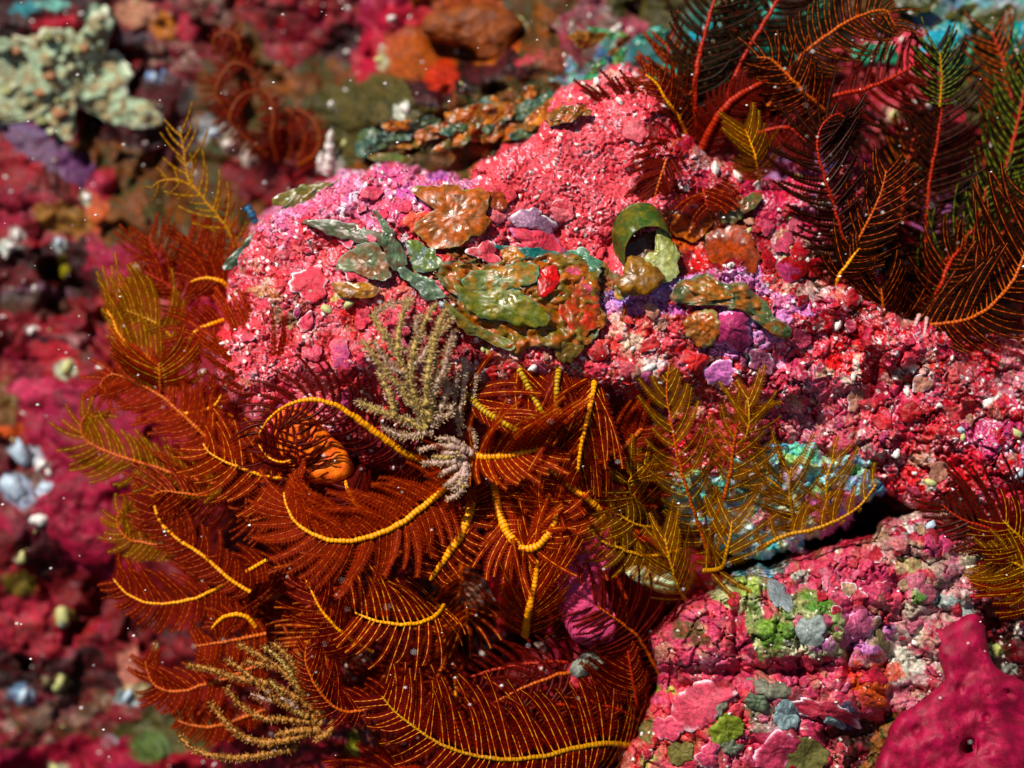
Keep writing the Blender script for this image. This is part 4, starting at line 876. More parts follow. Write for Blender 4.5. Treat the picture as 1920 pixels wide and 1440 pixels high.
# ================================================================== SPONGES AND CORAL PLATE
def sponge(name, label, cat, pts, c1, c2, **kw):
    k = dict(mat=M_SPONGE, off=8, dome=22, rings=14, wob=6, skirt=40, follow=.5, n=6, rimw=.08, sd=26)
    k.update(kw)
    o = patch(name, pts, c1, c2, None, **k)
    return setprops(o, label, cat)
sponge('magenta_sponge', 'smooth dark magenta sponge with a deep pore in the bottom right corner', 'sponge',
  [(1745,1182),(1795,1162),(1835,1150),(1850,1200),(1866,1250),(1930,1285),(2040,1400),(2040,1600),(1600,1600),(1636,1450),(1660,1385),(1682,1342),(1722,1318),(1768,1275),(1756,1225)], '#960648', '#780434',
  off=0, dome=34, rings=30, wob=2, sd=30, skirt=120, jag=3, hfn=lambda x, y: ctrl(x, y, [(1790,1180,30),(1810,1240,34),(1770,1300,44),(1700,1350,40),(1740,1420,66),(1850,1300,42),(1860,1400,60),(1830,1440,56),(1930,1350,20),(1990,1500,10),(1650,1440,34),(1700,1560,20),(1860,1560,30)], 45) + 9 * fbm(x, y, 70, 31, 3), dents=[(1818,1402,14,60),(1838,1385,30,12),(1890,1300,9,14),(1720,1370,10,8),(1800,1290,8,8),(1700,1440,9,9),(1850,1345,7,8)], centre=(1830,1420), n=8)
sponge('pink_sponge', 'upright smooth rose pink sponge with round pores beside the red fronds', 'sponge',
  [(1068,962),(1098,928),(1125,915),(1150,900),(1172,920),(1165,960),(1160,1010),(1150,1060),(1130,1100),(1140,1140),(1160,1175),(1140,1205),(1085,1205),(1055,1165),(1042,1100),(1052,1040),(1070,1005)], '#cc5c90', '#b84478',
  off=0, hfix=14, dome=22, dents=[(1080,1012,7,14),(1073,1026,8,14),(1110,1080,4,5),(1060,1100,4,5),(1105,975,5,6),(1130,1040,4,5)])
sponge('rose_sponge', 'rose pink sponge patch partly covered by the bottom feather star pinnules', 'sponge',
  [(1035,1280),(1075,1272),(1100,1300),(1110,1330),(1090,1380),(1050,1400),(1010,1395),(1000,1360),(1020,1320)], '#a83448', '#8c2438', off=15, dome=16)
sponge('orange_sponge', 'bright orange sponge crust below the boulder, behind the maroon pinnules', 'sponge',
  [(520,770),(570,765),(615,810),(652,850),(660,885),(625,908),(570,900),(535,865),(515,820)], '#f87808', '#e05404', hfix=42, off=0, dome=22)
sponge('crimson_sponge', 'blurred crimson sponge sheet on the left slope above its twin', 'sponge',
  [(90,740),(150,720),(210,740),(270,800),(290,860),(230,880),(150,860),(90,820)], '#8c1448', '#6c1030', off=6, dome=9, mat=M_SLOPE, jag=9)
sponge('wine_sponge', 'blurred wine red sponge mound on the left slope below its twin', 'sponge',
  [(90,920),(150,890),(230,900),(270,950),(260,1020),(200,1050),(140,1045),(95,1000),(80,960)], '#8c1040', '#680a28', off=6, dome=10, mat=M_SLOPE, jag=9)
sponge('amber_sponge', 'out of focus amber sponge lobe hanging at the top of the frame', 'sponge',
  [(800,30),(860,10),(930,10),(980,40),(960,80),(945,110),(905,115),(880,90),(830,80),(790,60)], '#803c06', '#642c06', off=40, dome=30, hfix=-380)
sponge('red_bulb_sponge', 'out of focus round orange red sponge against the dark gap', 'sponge',
  [(800,140),(830,120),(858,132),(862,155),(845,178),(825,182),(808,165)], '#9c2008', '#841418', off=20, dome=24, hfix=-360)
sponge('red_gap_sponge', 'wet scarlet sponge in the dark gap left of the looped arm', 'sponge',
  [(905,1000),(930,985),(950,1010),(960,1050),(968,1100),(950,1140),(925,1120),(905,1060)], '#b00806', '#8c0606', off=10, dome=20, hfix=-60)
def lobed(name, label, cat, pts, c1, c2, hfix, seed):
    e = empty(name, P(np.mean([p[0] for p in pts]), np.mean([p[1] for p in pts]), hfix), label, cat)
    patch('crust', pts, c1, c2, '#d8dcc0', off=16, follow=.5, dome=14, wob=12, rings=22, parent=e, jag=6, flat=1, seed=seed, skirt=40, mat=M_SLOPE, n=6)
    rr = random.Random(seed)
    pp = np.array(pts)
    for i in range(60):
        x = rr.uniform(pp[:, 0].min(), pp[:, 0].max()); y = rr.uniform(pp[:, 1].min(), pp[:, 1].max())
        if sdf(np.array([x]), np.array([y]), pts)[0] < 4: continue
        r = rr.uniform(7, 16)
        patch('knob', ell(x, y, r, r * .85, 0, 8, .12, rr), rr.choice(['#a8a878', '#a09c78', '#a87c60', '#90a080', '#b8b898', '#98986c']), None, None, off=24, follow=.3, dome=8, rings=3, parent=e, n=3, jag=3, mat=M_SLOPE, seed=i)
    return e
lobed('pale_coral', 'pale green and cream encrusting coral shelf at the top left', 'coral',
  [(-60,70),(30,66),(62,60),(95,42),(120,58),(160,45),(175,22),(202,18),(212,48),(204,88),(232,110),(248,140),(236,178),(262,190),(296,196),(292,232),(255,240),(212,232),(190,222),(150,206),(118,214),(130,255),(124,285),(92,284),(76,252),(70,225),(30,232),(-60,222)],
  '#94a888', '#988868', -385, 3)

# ---- grey leaf and dark cushion near the lower feather star, pale upright tube, mustard crust
sponge('grey_leaf', 'grey green oval flap with a pink crusted edge below the feather star', 'algae',
  [(1068,1258),(1078,1236),(1100,1222),(1126,1228),(1135,1245),(1118,1262),(1095,1270),(1078,1272)], '#7a7e70', '#60645c', hfix=0, off=0, dome=10, skirt=6)
sponge('dark_cushion', 'dark grey brown round cushion in the shade left of the lower rock', 'sponge',
  [(1150,1330),(1165,1295),(1195,1280),(1215,1300),(1212,1340),(1195,1370),(1168,1385),(1150,1365)], '#38302c', '#2c2420', hfix=-60, off=0, dome=26)
sponge('pink_nodule', 'pink crust nodule with white crumbs holding the grey green flap', 'coralline algae',
  [(1062,1262),(1085,1228),(1110,1200),(1140,1198),(1150,1215),(1130,1230),(1120,1265),(1128,1288),(1100,1300),(1068,1290)], '#c04858', '#a02c3c', mat=M_ROCK, hfix=-14, off=0, dome=14)
sponge('pale_green_crust', 'pale mint green crust patch beneath the golden arrow shaped frond', 'algae',
  [(1172,1068),(1205,1058),(1240,1062),(1262,1085),(1265,1108),(1240,1112),(1205,1098),(1180,1085)], '#98b488', '#b8c0a0', mat=M_ROCK, hfix=5, off=0, dome=12)
#@@STARS
# ================================================================== FEATHER STARS
def pmat(name, a, b, rough=0.4, tr=0.25, bump=0.0):
    return flat_mat(name, hx(a), hx(b), max(rough, .42), tr, 900, 0.14 if 'rachis' in name else 0.1, bump)
def memb(name, a, b, clear=0.3):
    """thin web of tube feet: translucent and a little see-through"""
    m = flat_mat(name, hx(a), hx(b), .6, .5, 900, .06, 0)
    N = m.node_tree.nodes; L = m.node_tree.links; out = N['Material Output']
    src = out.inputs[0].links[0].from_socket
    t = N.new('ShaderNodeBsdfTransparent'); c = hx(a); t.inputs[0].default_value = (1, .72, .55, 1)
    mx = N.new('ShaderNodeMixShader'); mx.inputs[0].default_value = clear
    L.new(src, mx.inputs[1]); L.new(t.outputs[0], mx.inputs[2]); L.new(mx.outputs[0], out.inputs[0])
    return m
FM = {
 'yel':   [pmat('rachis_yellow', '#f4a806', '#d88604', .32, 0, .3), pmat('rachis_yellow_joint', '#a85404', '#b86804', .4, 0)],
 'org':   [pmat('rachis_orange', '#c45c06', '#a04404', .35, 0, .3), pmat('rachis_orange_joint', '#7c2404', '#883004', .4, 0)],
 'red':   [pmat('rachis_red', '#b42804', '#901c04', .4, 0, .3), pmat('rachis_red_joint', '#601004', '#701404', .4, 0)],
 'oli':   [pmat('rachis_olive', '#d09a0c', '#8c700c', .35, 0, .3), pmat('rachis_olive_joint', '#4c3408', '#6c4808', .4, 0)],
 'rust':  [pmat('rachis_rust', '#8c3c08', '#6c2c06', .5, 0), pmat('rachis_rust_joint', '#5c2006', '#5c2406', .5, 0)],
 'gold':  [pmat('rachis_gold', '#b88408', '#a86c08', .35, 0, .3), pmat('rachis_gold_joint', '#7c4806', '#8c5408', .4, 0)],
}
RIB = {
 'yel': [pmat('midrib_yellow', '#e09428', '#d07c18', .4, 0), pmat('midrib_yellow_gap', '#b84c0c', '#a84008', .4, 0)],
 'org': [pmat('midrib_orange', '#b8540c', '#a04008', .4, 0), pmat('midrib_orange_gap', '#802408', '#782006', .4, 0)],
 'mar': [pmat('midrib_maroon', '#5c1006', '#500c06', .35, 0), pmat('midrib_maroon_gap', '#480a05', '#3c0804', .4, 0)],
 'gold': [pmat('midrib_gold', '#b8940c', '#a8800c', .4, 0), pmat('midrib_gold_gap', '#94600c', '#8c5808', .4, 0)],
 'dk': [pmat('midrib_dark', '#3c1006', '#301006', .4, 0), pmat('midrib_dark_gap', '#240c05', '#1c0a04', .4, 0)],
 'grn': [pmat('midrib_green', '#747c18', '#5c6410', .4, 0), pmat('midrib_green_gap', '#3c4410', '#384010', .4, 0)],
}
MEM = {
 'brn': memb('tube_feet_rust', '#982402', '#701602', .38),
 'org': memb('tube_feet_orange', '#b43602', '#882202', .4),
 'mar': memb('tube_feet_maroon', '#7c1004', '#5c0a02', .3),
 'gold': memb('tube_feet_gold', '#a06a06', '#805004', .55),
 'dk': memb('tube_feet_dark', '#301006', '#241604', .3),
 'grn': memb('tube_feet_green', '#182410', '#201c08', .3),
 'red': memb('tube_feet_red', '#881804', '#681002', .3),
}
SEG = 9; TEE = 15
def _templates():
    F4 = []; mi4 = []
    n = SEG + 1
    for j in range(SEG):                                      # raised midrib: verts 0..3n
        F4.append([j, j + 1, n + j + 1, n + j]); mi4.append(0 if j % 2 == 0 else 1)
        F4.append([n + j, n + j + 1, 2 * n + j + 1, 2 * n + j]); mi4.append(0 if j % 2 == 0 else 1)
    for j in range(SEG):                                      # narrow blade below: verts 3n..5n
        F4.append([3 * n + j, 3 * n + j + 1, 4 * n + j + 1, 4 * n + j]); mi4.append(2)
    F3 = []; b = 5 * n
    for k in range(2 * TEE):
        F3.append([b + 3 * k, b + 3 * k + 1, b + 3 * k + 2])
    return np.array(F4), np.array(mi4), np.array(F3), 5 * n + 6 * TEE
PF4, PM4, PF3, PNV = _templates()

def unit(v):
    return v / np.maximum(np.linalg.norm(v, axis=-1, keepdims=True), 1e-9)

def pinnule_verts(root, t0, bend, nrm, length, width, rib, rg, hook=None):
    """all arrays (n,3) or (n,), reef coordinates; returns (n, PNV, 3)"""
    n = len(root)
    s = np.linspace(0, 1, SEG + 1)[None, :, None]
    def cen(s):
        return root[:, None] + length[:, None, None] * (t0[:, None] * s + 0.5 * bend[:, None] * s * s + hook[:, None] * s ** 4)
    c = cen(s)
    tan = unit(t0[:, None] + bend[:, None] * s)
    b = unit(np.cross(tan, nrm[:, None]))
    nn = unit(np.cross(b, tan))
    rr = (rib[:, None, None] * (1.1 - 0.55 * s))
    l = c - b * rr; r = c + b * rr; t = c + nn * rr * 1.3
    mw = width[:, None, None] * 0.55 * np.clip(1.25 - 0.75 * s, 0, 1) * sm(0.0, 0.10, s)
    ml = c - b * mw - nn * 0.7; mr = c + b * mw - nn * 0.7
    out = [l, t, r, ml, mr]
    k = np.arange(TEE)
    base0 = (k + 0.1) / TEE; base1 = (k + 0.8) / TEE; tip = np.minimum((k + 1.15) / TEE, 1.04)
    prof = np.clip(sm(-0.02, 0.14, base0) * (1.2 - 0.75 * base0), 0, 1)
    te = []
    for sg in (-1, 1):
        p0 = cen(base0[None, :, None]); p1 = cen(base1[None, :, None])
        tt = unit(t0[:, None] + bend[:, None] * tip[None, :, None])
        bb = unit(np.cross(tt, nrm[:, None])); n2 = unit(np.cross(bb, tt))
        jit = 1 + 0.25 * (rg.random((n, TEE, 1)) - 0.5)
        pt = cen(tip[None, :, None]) + sg * bb * (width[:, None, None] * prof[None, :, None]) * jit + n2 * width[:, None, None] * 0.18
        te.append(np.stack([p0, p1, pt], 2).reshape(n, -1, 3))
    return np.concatenate(out + te, 1)

def resample(pts, step):
    p = np.array(pts, float)
    L = loc(p[:, 0], p[:, 1], p[:, 2])
    m = len(L); dense = []
    for i in range(m - 1):
        a = L[max(i - 1, 0)]; b = L[i]; c = L[i + 1]; d_ = L[min(i + 2, m - 1)]
        for k in range(10):
            t = k / 10
            dense.append(0.5 * ((2 * b) + (-a + c) * t + (2 * a - 5 * b + 4 * c - d_) * t * t + (-a + 3 * b - 3 * c + d_) * t ** 3))
    dense.append(L[-1]); dense = np.array(dense)
    sl_ = np.concatenate([[0], np.cumsum(np.linalg.norm(np.diff(dense, axis=0), axis=1))])
    n = max(3, int(sl_[-1] / step))
    q = np.linspace(0, sl_[-1], n + 1)
    return np.stack([np.interp(q, sl_, dense[:, k]) for k in range(3)], -1), sl_[-1]

def tube(L, rad, sides=7, cap=True):
    tan = unit(np.gradient(L, axis=0))
    up = np.tile(np.array([0, 0, 1.0]), (len(L), 1))
    up = up + 0.001 * tan[:, [1, 2, 0]]
    b = unit(np.cross(tan, up)); n = unit(np.cross(b, tan))
    a = np.linspace(0, 2 * pi, sides, endpoint=False)
    V = L[:, None] + rad[:, None, None] * (b[:, None] * np.cos(a)[None, :, None] + n[:, None] * np.sin(a)[None, :, None])
    V = V.reshape(-1, 3); m = len(L)
    i = np.arange(m - 1)[:, None] * sides; j = np.arange(sides)[None]; j2 = (j + 1) % sides
    F = np.stack([i + j, i + j2, i + sides + j2, i + sides + j], -1).reshape(-1, 4)
    return V, F

class Star:
    def __init__(s, name, label, base, seed=1, cat='feather star', maxind=300):
        s.e = empty(name, P(*base), label, cat); s.rg = np.random.default_rng(seed); s.rest = []; s.nind = 0; s.maxind = maxind; s.base = base; s.sparse = False
    def arm(s, pts, w=(9, 5), ln=80, L=1.0, R=1.0, ang=(70, 35), rach='org', rib='org', mem='brn', gap=11, pw=11, ribr=1.0, lift=0.15, curl=0.35, ind=False, tilt=0.0, tip=0.6, base=0.5, bare=0.0, name='arm'):
        rg = s.rg
        step = 2.4
        Lc, tot = resample(pts, step)
        n = len(Lc)
        t = np.linspace(0, 1, n)
        tan = unit(np.gradient(Lc, axis=0))
        r = (w[0] + (w[1] - w[0]) * t) * (0.5 if w[0] > 12 else 0.42)
        k = np.arange(n) % 3
        r = r * (1.12 - 0.34 * sm(.5, 1, t))
        Lc = Lc + np.stack([1.3 * fbm(np.arange(n) * 2.4, np.full(n, 7.0 * s.nind + 3), 22, 5 + j_, 3) for j_ in range(3)], -1) * np.minimum(t, 1 - t)[:, None] * 3
        rad = r * (1 + 0.16 * fbm(np.arange(n) * 2.4, np.full(n, 11.0), 15, int(abs(pts[0][0])) , 3)) * np.where(k == 0, 0.93, np.where(k == 1, 1.03, 1.0)) * (1 + 0.05 * rg.uniform(-1, 1, n)); rad[-1] *= .3; rad[-2] *= .7
        V, F = tube(Lc, rad, 7)
        mi = np.repeat(np.where(k[:-1] == 2, 1, 0), 7)
        arm_o = mesh_obj(name, wor(V), F, FM[rach], parent=s.e, base=wor(Lc[0][None])[0], mi=mi)
        # pinnules
        gap = gap * (1.4 if (mem == 'gold' and s.sparse) else 1.15)
        m = max(4, int(tot / gap))
        tt = (np.arange(m) + 0.5) / m
        tt = tt[tt >= bare]
        m = len(tt)
        for side, sc_ in ((1, L), (-1, R)):
            if sc_ <= 0: continue
            q = np.clip(tt + rg.uniform(-.3, .3, m) / m + (0.25 / m if side < 0 else 0), 0, 1)
            idx = np.minimum((q * (n - 1)).astype(int), n - 1)
            root = Lc[idx]; T = tan[idx]
            N = np.tile(np.array([0, 0, 1.0]), (m, 1)) + 0.0
            N = unit(N - (N * T).sum(-1, keepdims=True) * T + 1e-4)
            B = unit(np.cross(N, T))
            if tilt:
                ca, sa = cos(tilt * side), sin(tilt * side)
                B = B * ca + N * sa
            a = np.radians(ang[0] + (ang[1] - ang[0]) * q + rg.normal(0, 4, m))[:, None]
            lf = (lift - .12 + rg.normal(0, .07, m))[:, None]
            d0 = unit(np.cos(a) * T + np.sin(a) * B * side + lf * N)
            bend = curl * (T * 0.9 - B * side * 0.3) + rg.normal(0, .06, (m, 3))
            prof = base + (1 - base) * np.sin(np.minimum(q / 0.45, 1) * pi / 2)
            prof = prof * (1 - (1 - tip) * sm(0.6, 1.0, q))
            ll = ln * sc_ * prof * (1 + rg.uniform(-.22, .18, m))
            root = root + B * side * (r[idx] * 0.5)[:, None] - N * (r[idx] * 0.15)[:, None]
            nrm = unit(N + 0.22 * rg.normal(0, 1, (m, 3)) + side * 0.25 * B)
            cut0 = rg.random(m); ll = np.where(cut0 < .06, ll * rg.uniform(.3, .7, m), ll)
            PV = pinnule_verts(root, d0, bend, nrm, ll, np.full(m, pw * 1.2) * (0.8 + .4 * rg.random(m)), np.full(m, ribr * (1.2 if rib in ('dk', 'mar') else .85)), rg, 0.2 * T * rg.uniform(0, 1, (m, 1)) + rg.normal(0, .035, (m, 3)))
            mats = [RIB[rib][0], RIB[rib][1], MEM[mem]]
            for i in range(m):
                if ind and s.nind < s.maxind:
                    s.nind += 1
                    mesh_obj('pinnule', wor(PV[i]), [PF4, PF3], mats, parent=arm_o, base=wor(root[i][None])[0], mi=np.concatenate([PM4, np.full(len(PF3), 2)]))
                else:
                    s.rest.append((PV[i], rib, mem))
        return arm_o
    def finish(s):
        if not s.rest: return
        keys = sorted(set((a[1], a[2]) for a in s.rest))
        mats = []; off = {}
        for k in keys:
            off[k] = len(mats); mats += [RIB[k[0]][0], RIB[k[0]][1], MEM[k[1]]]
        V = np.concatenate([a[0] for a in s.rest])
        n = len(s.rest); o = (np.arange(n) * PNV)[:, None, None]
        F4 = (PF4[None] + o).reshape(-1, 4); F3 = (PF3[None] + o).reshape(-1, 3)
        k0 = np.array([off[(a[1], a[2])] for a in s.rest])
        m4 = (PM4[None] + k0[:, None]).ravel(); m3 = np.repeat(k0 + 2, len(PF3))
        ob = mesh_obj('pinnules', wor(V), [F4, F3], mats, parent=s.e, base=P(*s.base), mi=np.concatenate([m4, m3]))
        ob['kind'] = 'stuff'

def cirri(s, lst):
    for a, b, w in lst:
        Lc, tot = resample([a, tuple((np.array(a) + np.array(b)) / 2 + np.array([0, 3, 4])), b], 3)
        k = np.arange(len(Lc)) % 3
        V, F = tube(Lc, w * np.where(k == 0, .7, 1.0) * np.linspace(1, .6, len(Lc)), 6)
        mesh_obj('cirrus', wor(V), F, M_CIR, parent=s.e)
M_CIR = pmat('cirrus_bone', '#d8b8b0', '#b88080', .4, 0)

# ---------- the central rust and yellow star
fs = Star('feather_star', 'large rust orange feather star with bright yellow arms under the boulder', (890, 930, -120), 3)
Y_ = dict(rach='yel', rib='yel', mem='brn')
fs.arm([(890,880,20),(884,856,80),(905,856,100),(950,854,108),(1000,845,105),(1035,833,95),(1058,822,80)], (15,9), 125, 1.0, .55, (72,45), gap=8, ind=True, lift=.5, curl=.3, tilt=.35, rach='yel', rib='yel', mem='org')
fs.arm([(900,900,-90),(862,820,0),(868,752,62),(880,744,84),(905,768,100),(940,790,122),(975,812,124)], (17,13), 105, 1.0, .25, (75,30), rach='oli', rib='yel', mem='brn', gap=8, ind=True, lift=-.15, bare=.45)
fs.arm([(950,860,-80),(955,750,0),(958,690,62),(966,674,85),(978,700,105),(995,735,112),(1012,765,124),(1026,790,120)], (17,12), 84, 1.0, .8, (60,25), rach='oli', rib='yel', mem='brn', gap=10, ind=True, lift=-.35, bare=.5)
fs.arm([(1000,860,-80),(1040,740,0),(1047,668,40),(1048,652,62),(1047,690,100),(1044,730,122),(1042,785,122)], (17,12), 80, 1.0, .9, (55,22), rach='oli', rib='org', mem='brn', gap=10, ind=True, lift=-.35, bare=.5)
fs.arm([(1060,880,-90),(1110,780,-20),(1120,720,42),(1118,704,66),(1110,745,104),(1099,795,116),(1089,840,116),(1084,884,105)], (15,8), 135, 1.0, .95, (55,25), rach='yel', rib='yel', mem='brn', gap=10, ind=True, lift=-.35, bare=.5)
fs.arm([(1060,905,-20),(1100,880,20),(1140,853,50),(1172,835,62),(1205,803,66)], (13,12), 84, 1.0, .5, (70,40), rach='org', rib='org', mem='brn', gap=9)
fs.arm([(1150,985,20),(1108,940,62),(1070,914,72),(1040,886,72),(1000,858,60)], (14,9), 100, 1, .9, (55,30), gap=9, ind=True, rach='yel', rib='yel', mem='org')
fs.arm([(872,885,0),(775,856,62),(735,832,80),(690,800,95),(640,765,108),(605,752,112),(572,750,108),(535,762,98),(505,785,85),(485,815,72)], (16,6), 78, .8, 1.0, (95,60), rach='yel', rib='mar', mem='mar', gap=13, pw=5.85, ribr=1.8, lift=.35, curl=.8, ind=True)
fs.arm([(862,888,20),(838,912,72),(790,953,96),(740,988,106),(690,1008,112),(640,1015,112),(592,1004,106),(556,980,96),(538,950,86),(532,922,76)], (14,6), 105, .9, 1.0, (85,50), rach='yel', rib='org', mem='org', gap=10, ind=True, lift=.2)
fs.arm([(885,925,10),(880,962,60),(863,1005,76),(836,1045,76),(806,1088,62)], (19,12), 52, .8, .9, (80,60), rach='yel', rib='yel', mem='brn', gap=12, lift=.4, curl=-.8)
fs.arm([(925,895,0),(935,955,50),(952,1000,72),(980,1028,88),(1010,1022,94),(1034,992,94),(1043,960,84),(1034,938,78),(1020,930,60)], (15,13), 92, 1.0, .8, (75,50), gap=9, ind=True, lift=.2, rach='yel', rib='yel', mem='org')
fs.arm([(985,1190,0),(990,1152,72),(997,1118,84),(1004,1084,84),(1007,1048,84)], (14,12), 105, 1, 1, (38,28), gap=7, lift=.2, tip=.8, base=.8, **Y_)
fs.arm([(832,1135,20),(820,1152,62),(792,1166,82),(750,1171,92),(710,1165,92),(682,1156,86),(664,1148,76)], (9,6), 112, .85, 1.0, (75,70), gap=11, ind=True, lift=.25, curl=.15, rach='yel', rib='yel', mem='brn', pw=9.1, ribr=1.35, base=.8)
fs.arm([(700,1222,35),(660,1200,60),(625,1170,72),(600,1140,76),(585,1110,72),(572,1085,60)], (7,5), 70, 1, 1, (70,45), gap=12, rach='yel', rib='org', mem='mar')
G_ = dict(rach='org', rib='org', mem='brn')
fs.arm([(500,1050,0),(420,1096,-20),(380,1116,-28),(330,1130,-30),(280,1131,-30),(240,1114,-40),(212,1085,-50)], (8,6), 80, .7, 1, (80,60), gap=10, rach='yel', rib='org', mem='brn')
fs.arm([(330,1030,-50),(268,1017,-58),(240,1010,-58),(222,988,-60),(221,965,-62),(235,950,-64)], (7,5), 62, .7, 1, (80,50), gap=9, rach='org', rib='gold', mem='gold')
fs.arm([(470,1110,0),(430,1085,-5),(385,1045,-12),(335,1012,-22),(305,985,-32),(290,950,-40),(290,925,-45),(308,908,-48),(335,905,-48),(342,925,-48),(338,945,-48)], (8,6), 62, .8, 1, (75,50), gap=10, rach='yel', rib='org', mem='brn')
fs.arm([(420,910,-20),(340,892,-40),(285,874,-50),(230,858,-60),(190,842,-70),(162,826,-75),(152,800,-78),(165,776,-80),(182,784,-80)], (9,6), 72, 1, .9, (75,45), gap=11, rach='org', rib='gold', mem='gold')
fs.arm([(580,905,10),(500,893,22),(450,877,18),(415,862,12),(392,848,6),(380,830,0)], (8,5), 92, .9, 1, (80,55), gap=13, rach='yel', rib='yel', mem='org', pw=10.4, ind=True)
fs.arm([(320,705,-55),(268,664,-60),(240,648,-65),(222,625,-70),(212,600,-75),(200,580,-80)], (10,7), 90, .25, 1.3, (60,30), gap=9, rach='yel', rib='gold', mem='gold')
fs.arm([(325,790,-40),(340,777,-28),(370,773,-24),(402,760,-20),(415,740,-25)], (10,8), 60, 1, .6, (80,50), gap=11, rach='yel', rib='org', mem='brn')
fs.arm([(420,600,-60),(398,608,-48),(372,618,-42),(356,636,-42),(350,665,-50)], (10,7), 60, .7, 1, (80,50), gap=9, rach='yel', rib='org', mem='brn')
fs.arm([(440,560,-110),(425,535,-90),(405,524,-84),(378,522,-84),(355,530,-88)], (11,7), 62, 1, 1, (80,50), gap=10, rach='yel', rib='org', mem='brn')
fs.arm([(450,870,0),(395,826,-10),(345,780,-22),(300,742,-40),(250,715,-50),(215,702,-60),(194,712,-62),(190,726,-62),(202,728,-62)], (10,6), 72, 1, 1, (75,50), gap=10, rach='org', rib='org', mem='org')
fs.arm([(530,760,10),(506,720,36),(490,692,38),(470,668,34),(452,650,28)], (7,5), 105, 1, 1, (55,25), gap=7, rach='yel', rib='org', mem='org', tip=.9, base=.8)
fs.arm([(330,640,-62),(300,610,-62),(280,600,-62),(258,590,-64),(236,582,-66)], (6,5), 75, .3, 1.2, (75,60), gap=7, rach='gold', rib='gold', mem='gold')
fs.arm([(303,740,-55),(302,712,-35),(300,695,-30),(298,680,-30)], (9,7), 95, 1, 1, (75,60), gap=5, rach='org', rib='gold', mem='org', tip=.9, base=.8)
fs.arm([(720,990,20),(690,968,55),(668,945,66),(652,918,64),(648,900,50)], (12,9), 60, 1, 1, (80,60), gap=9, rach='yel', rib='mar', mem='mar', pw=6.5)
fs.arm([(575,905,46),(560,860,76),(556,832,94),(555,812,98)], (7,5), 62, 1, 1, (85,70), gap=9, rach='red', rib='mar', mem='mar', pw=5.85, ribr=1.9, tip=1, base=.9, lift=.3)
fs.arm([(620,835,40),(575,850,58),(530,866,66),(502,856,62),(484,832,55)], (6,5), 55, 1, .8, (80,50), gap=11, rach='yel', rib='mar', mem='mar', pw=6.5)
fs.arm([(500,1188,-10),(450,1198,-20),(410,1205,-25),(366,1212,-30)], (9,7), 62, .8, 1.1, (85,80), gap=9, rach='org', rib='org', mem='org', pw=7.8)
fs.arm([(480,1175,-15),(465,1158,-8),(440,1152,-8),(415,1160,-15),(396,1180,-22)], (10,9), 45, .8, .6, (85,60), gap=10, rach='yel', rib='org', mem='brn')
fs.arm([(500,1240,-30),(430,1270,-30),(380,1285,-35),(330,1297,-40),(295,1288,-45),(280,1268,-50),(272,1238,-55)], (9,6), 62, .8, 1, (80,50), gap=10, **G_)
fs.arm([(500,1330,-60),(410,1360,-60),(370,1362,-60),(330,1350,-70)], (9,7), 62, .6, .9, (80,60), gap=9, rach='org', rib='org', mem='brn')
fs.arm([(740,1310,30),(700,1326,38),(665,1334,42),(635,1330,46),(608,1308,50),(586,1275,52),(573,1240,46),(575,1210,40)], (7,5), 88, .4, 1, (75,50), gap=10, rach='org', rib='org', mem='mar', pw=9.1)
# filler arms between the traced ones
rf = random.Random(42)
for i in range(28):
    a = radians(rf.uniform(125, 268)) if i < 28 else radians(rf.uniform(262, 300))
    r1 = rf.uniform(230, 500) if i < 28 else rf.uniform(120, 340)
    cx, cy = 880, 945
    ex_, ey_ = cx + r1 * cos(a) * 1.15, cy - r1 * sin(a) * 0.9
    if ey_ < 700: ey_ += 120
    hh = rf.uniform(-100, -10) if r1 > 260 else rf.uniform(-100, 20)
    sx_, sy_ = cx + (r1 - rf.uniform(90, 190)) * cos(a) * 1.05, cy - (r1 - 120) * sin(a) * .85
    bx_, by_ = rf.uniform(-60, 60), rf.uniform(-60, 60)
    mx_, my_ = (sx_ + ex_) / 2 + bx_ * .6, (sy_ + ey_) / 2 + by_ * .6
    pts = [(sx_, sy_, hh - 60), (mx_, my_, hh + 5), (ex_, ey_, hh), (ex_ + rf.uniform(-35, 35), ey_ + rf.uniform(-40, 30), hh - 10)]
    st_ = rf.choice([('org', 'org', 'brn'), ('org', 'org', 'brn'), ('yel', 'org', 'org'), ('org', 'mar', 'mar'), ('red', 'org', 'red'), ('org', 'yel', 'org')])
    fs.arm(pts, (9, 5), rf.uniform(55, 100), 1, 1, (75, 40), gap=10, rach=st_[0], rib=st_[1], mem=st_[2], pw=rf.uniform(5, 8), lift=rf.uniform(-.1, .45), curl=rf.uniform(-.2, .9))
# filler on the right of the mouth, under the ledge
for i in range(6):
    x0 = rf.uniform(1010, 1190); y0 = rf.uniform(740, 930)
    a = radians(rf.uniform(-80, 60)); r1 = rf.uniform(60, 130); hh = rf.uniform(-30, 50)
    fs.arm([(x0, y0, hh - 50), (x0 + r1 * .5 * cos(a), y0 - r1 * .5 * sin(a), hh), (x0 + r1 * cos(a + .3), y0 - r1 * sin(a + .3), hh)], (9, 6), rf.uniform(70, 110), 1, 1, (60, 30), gap=9, rach=rf.choice(['org', 'oli']), rib='org', mem='brn', lift=.1)
cirri(fs, [((868,952,0),(928,966,20),3.2),((872,962,0),(935,990,20),3.0),((870,935,-10),(925,893,10),2.6),((872,945,-10),(918,905,15),2.2),((890,980,-30),(900,1010,-10),2.5)])
fs.finish()

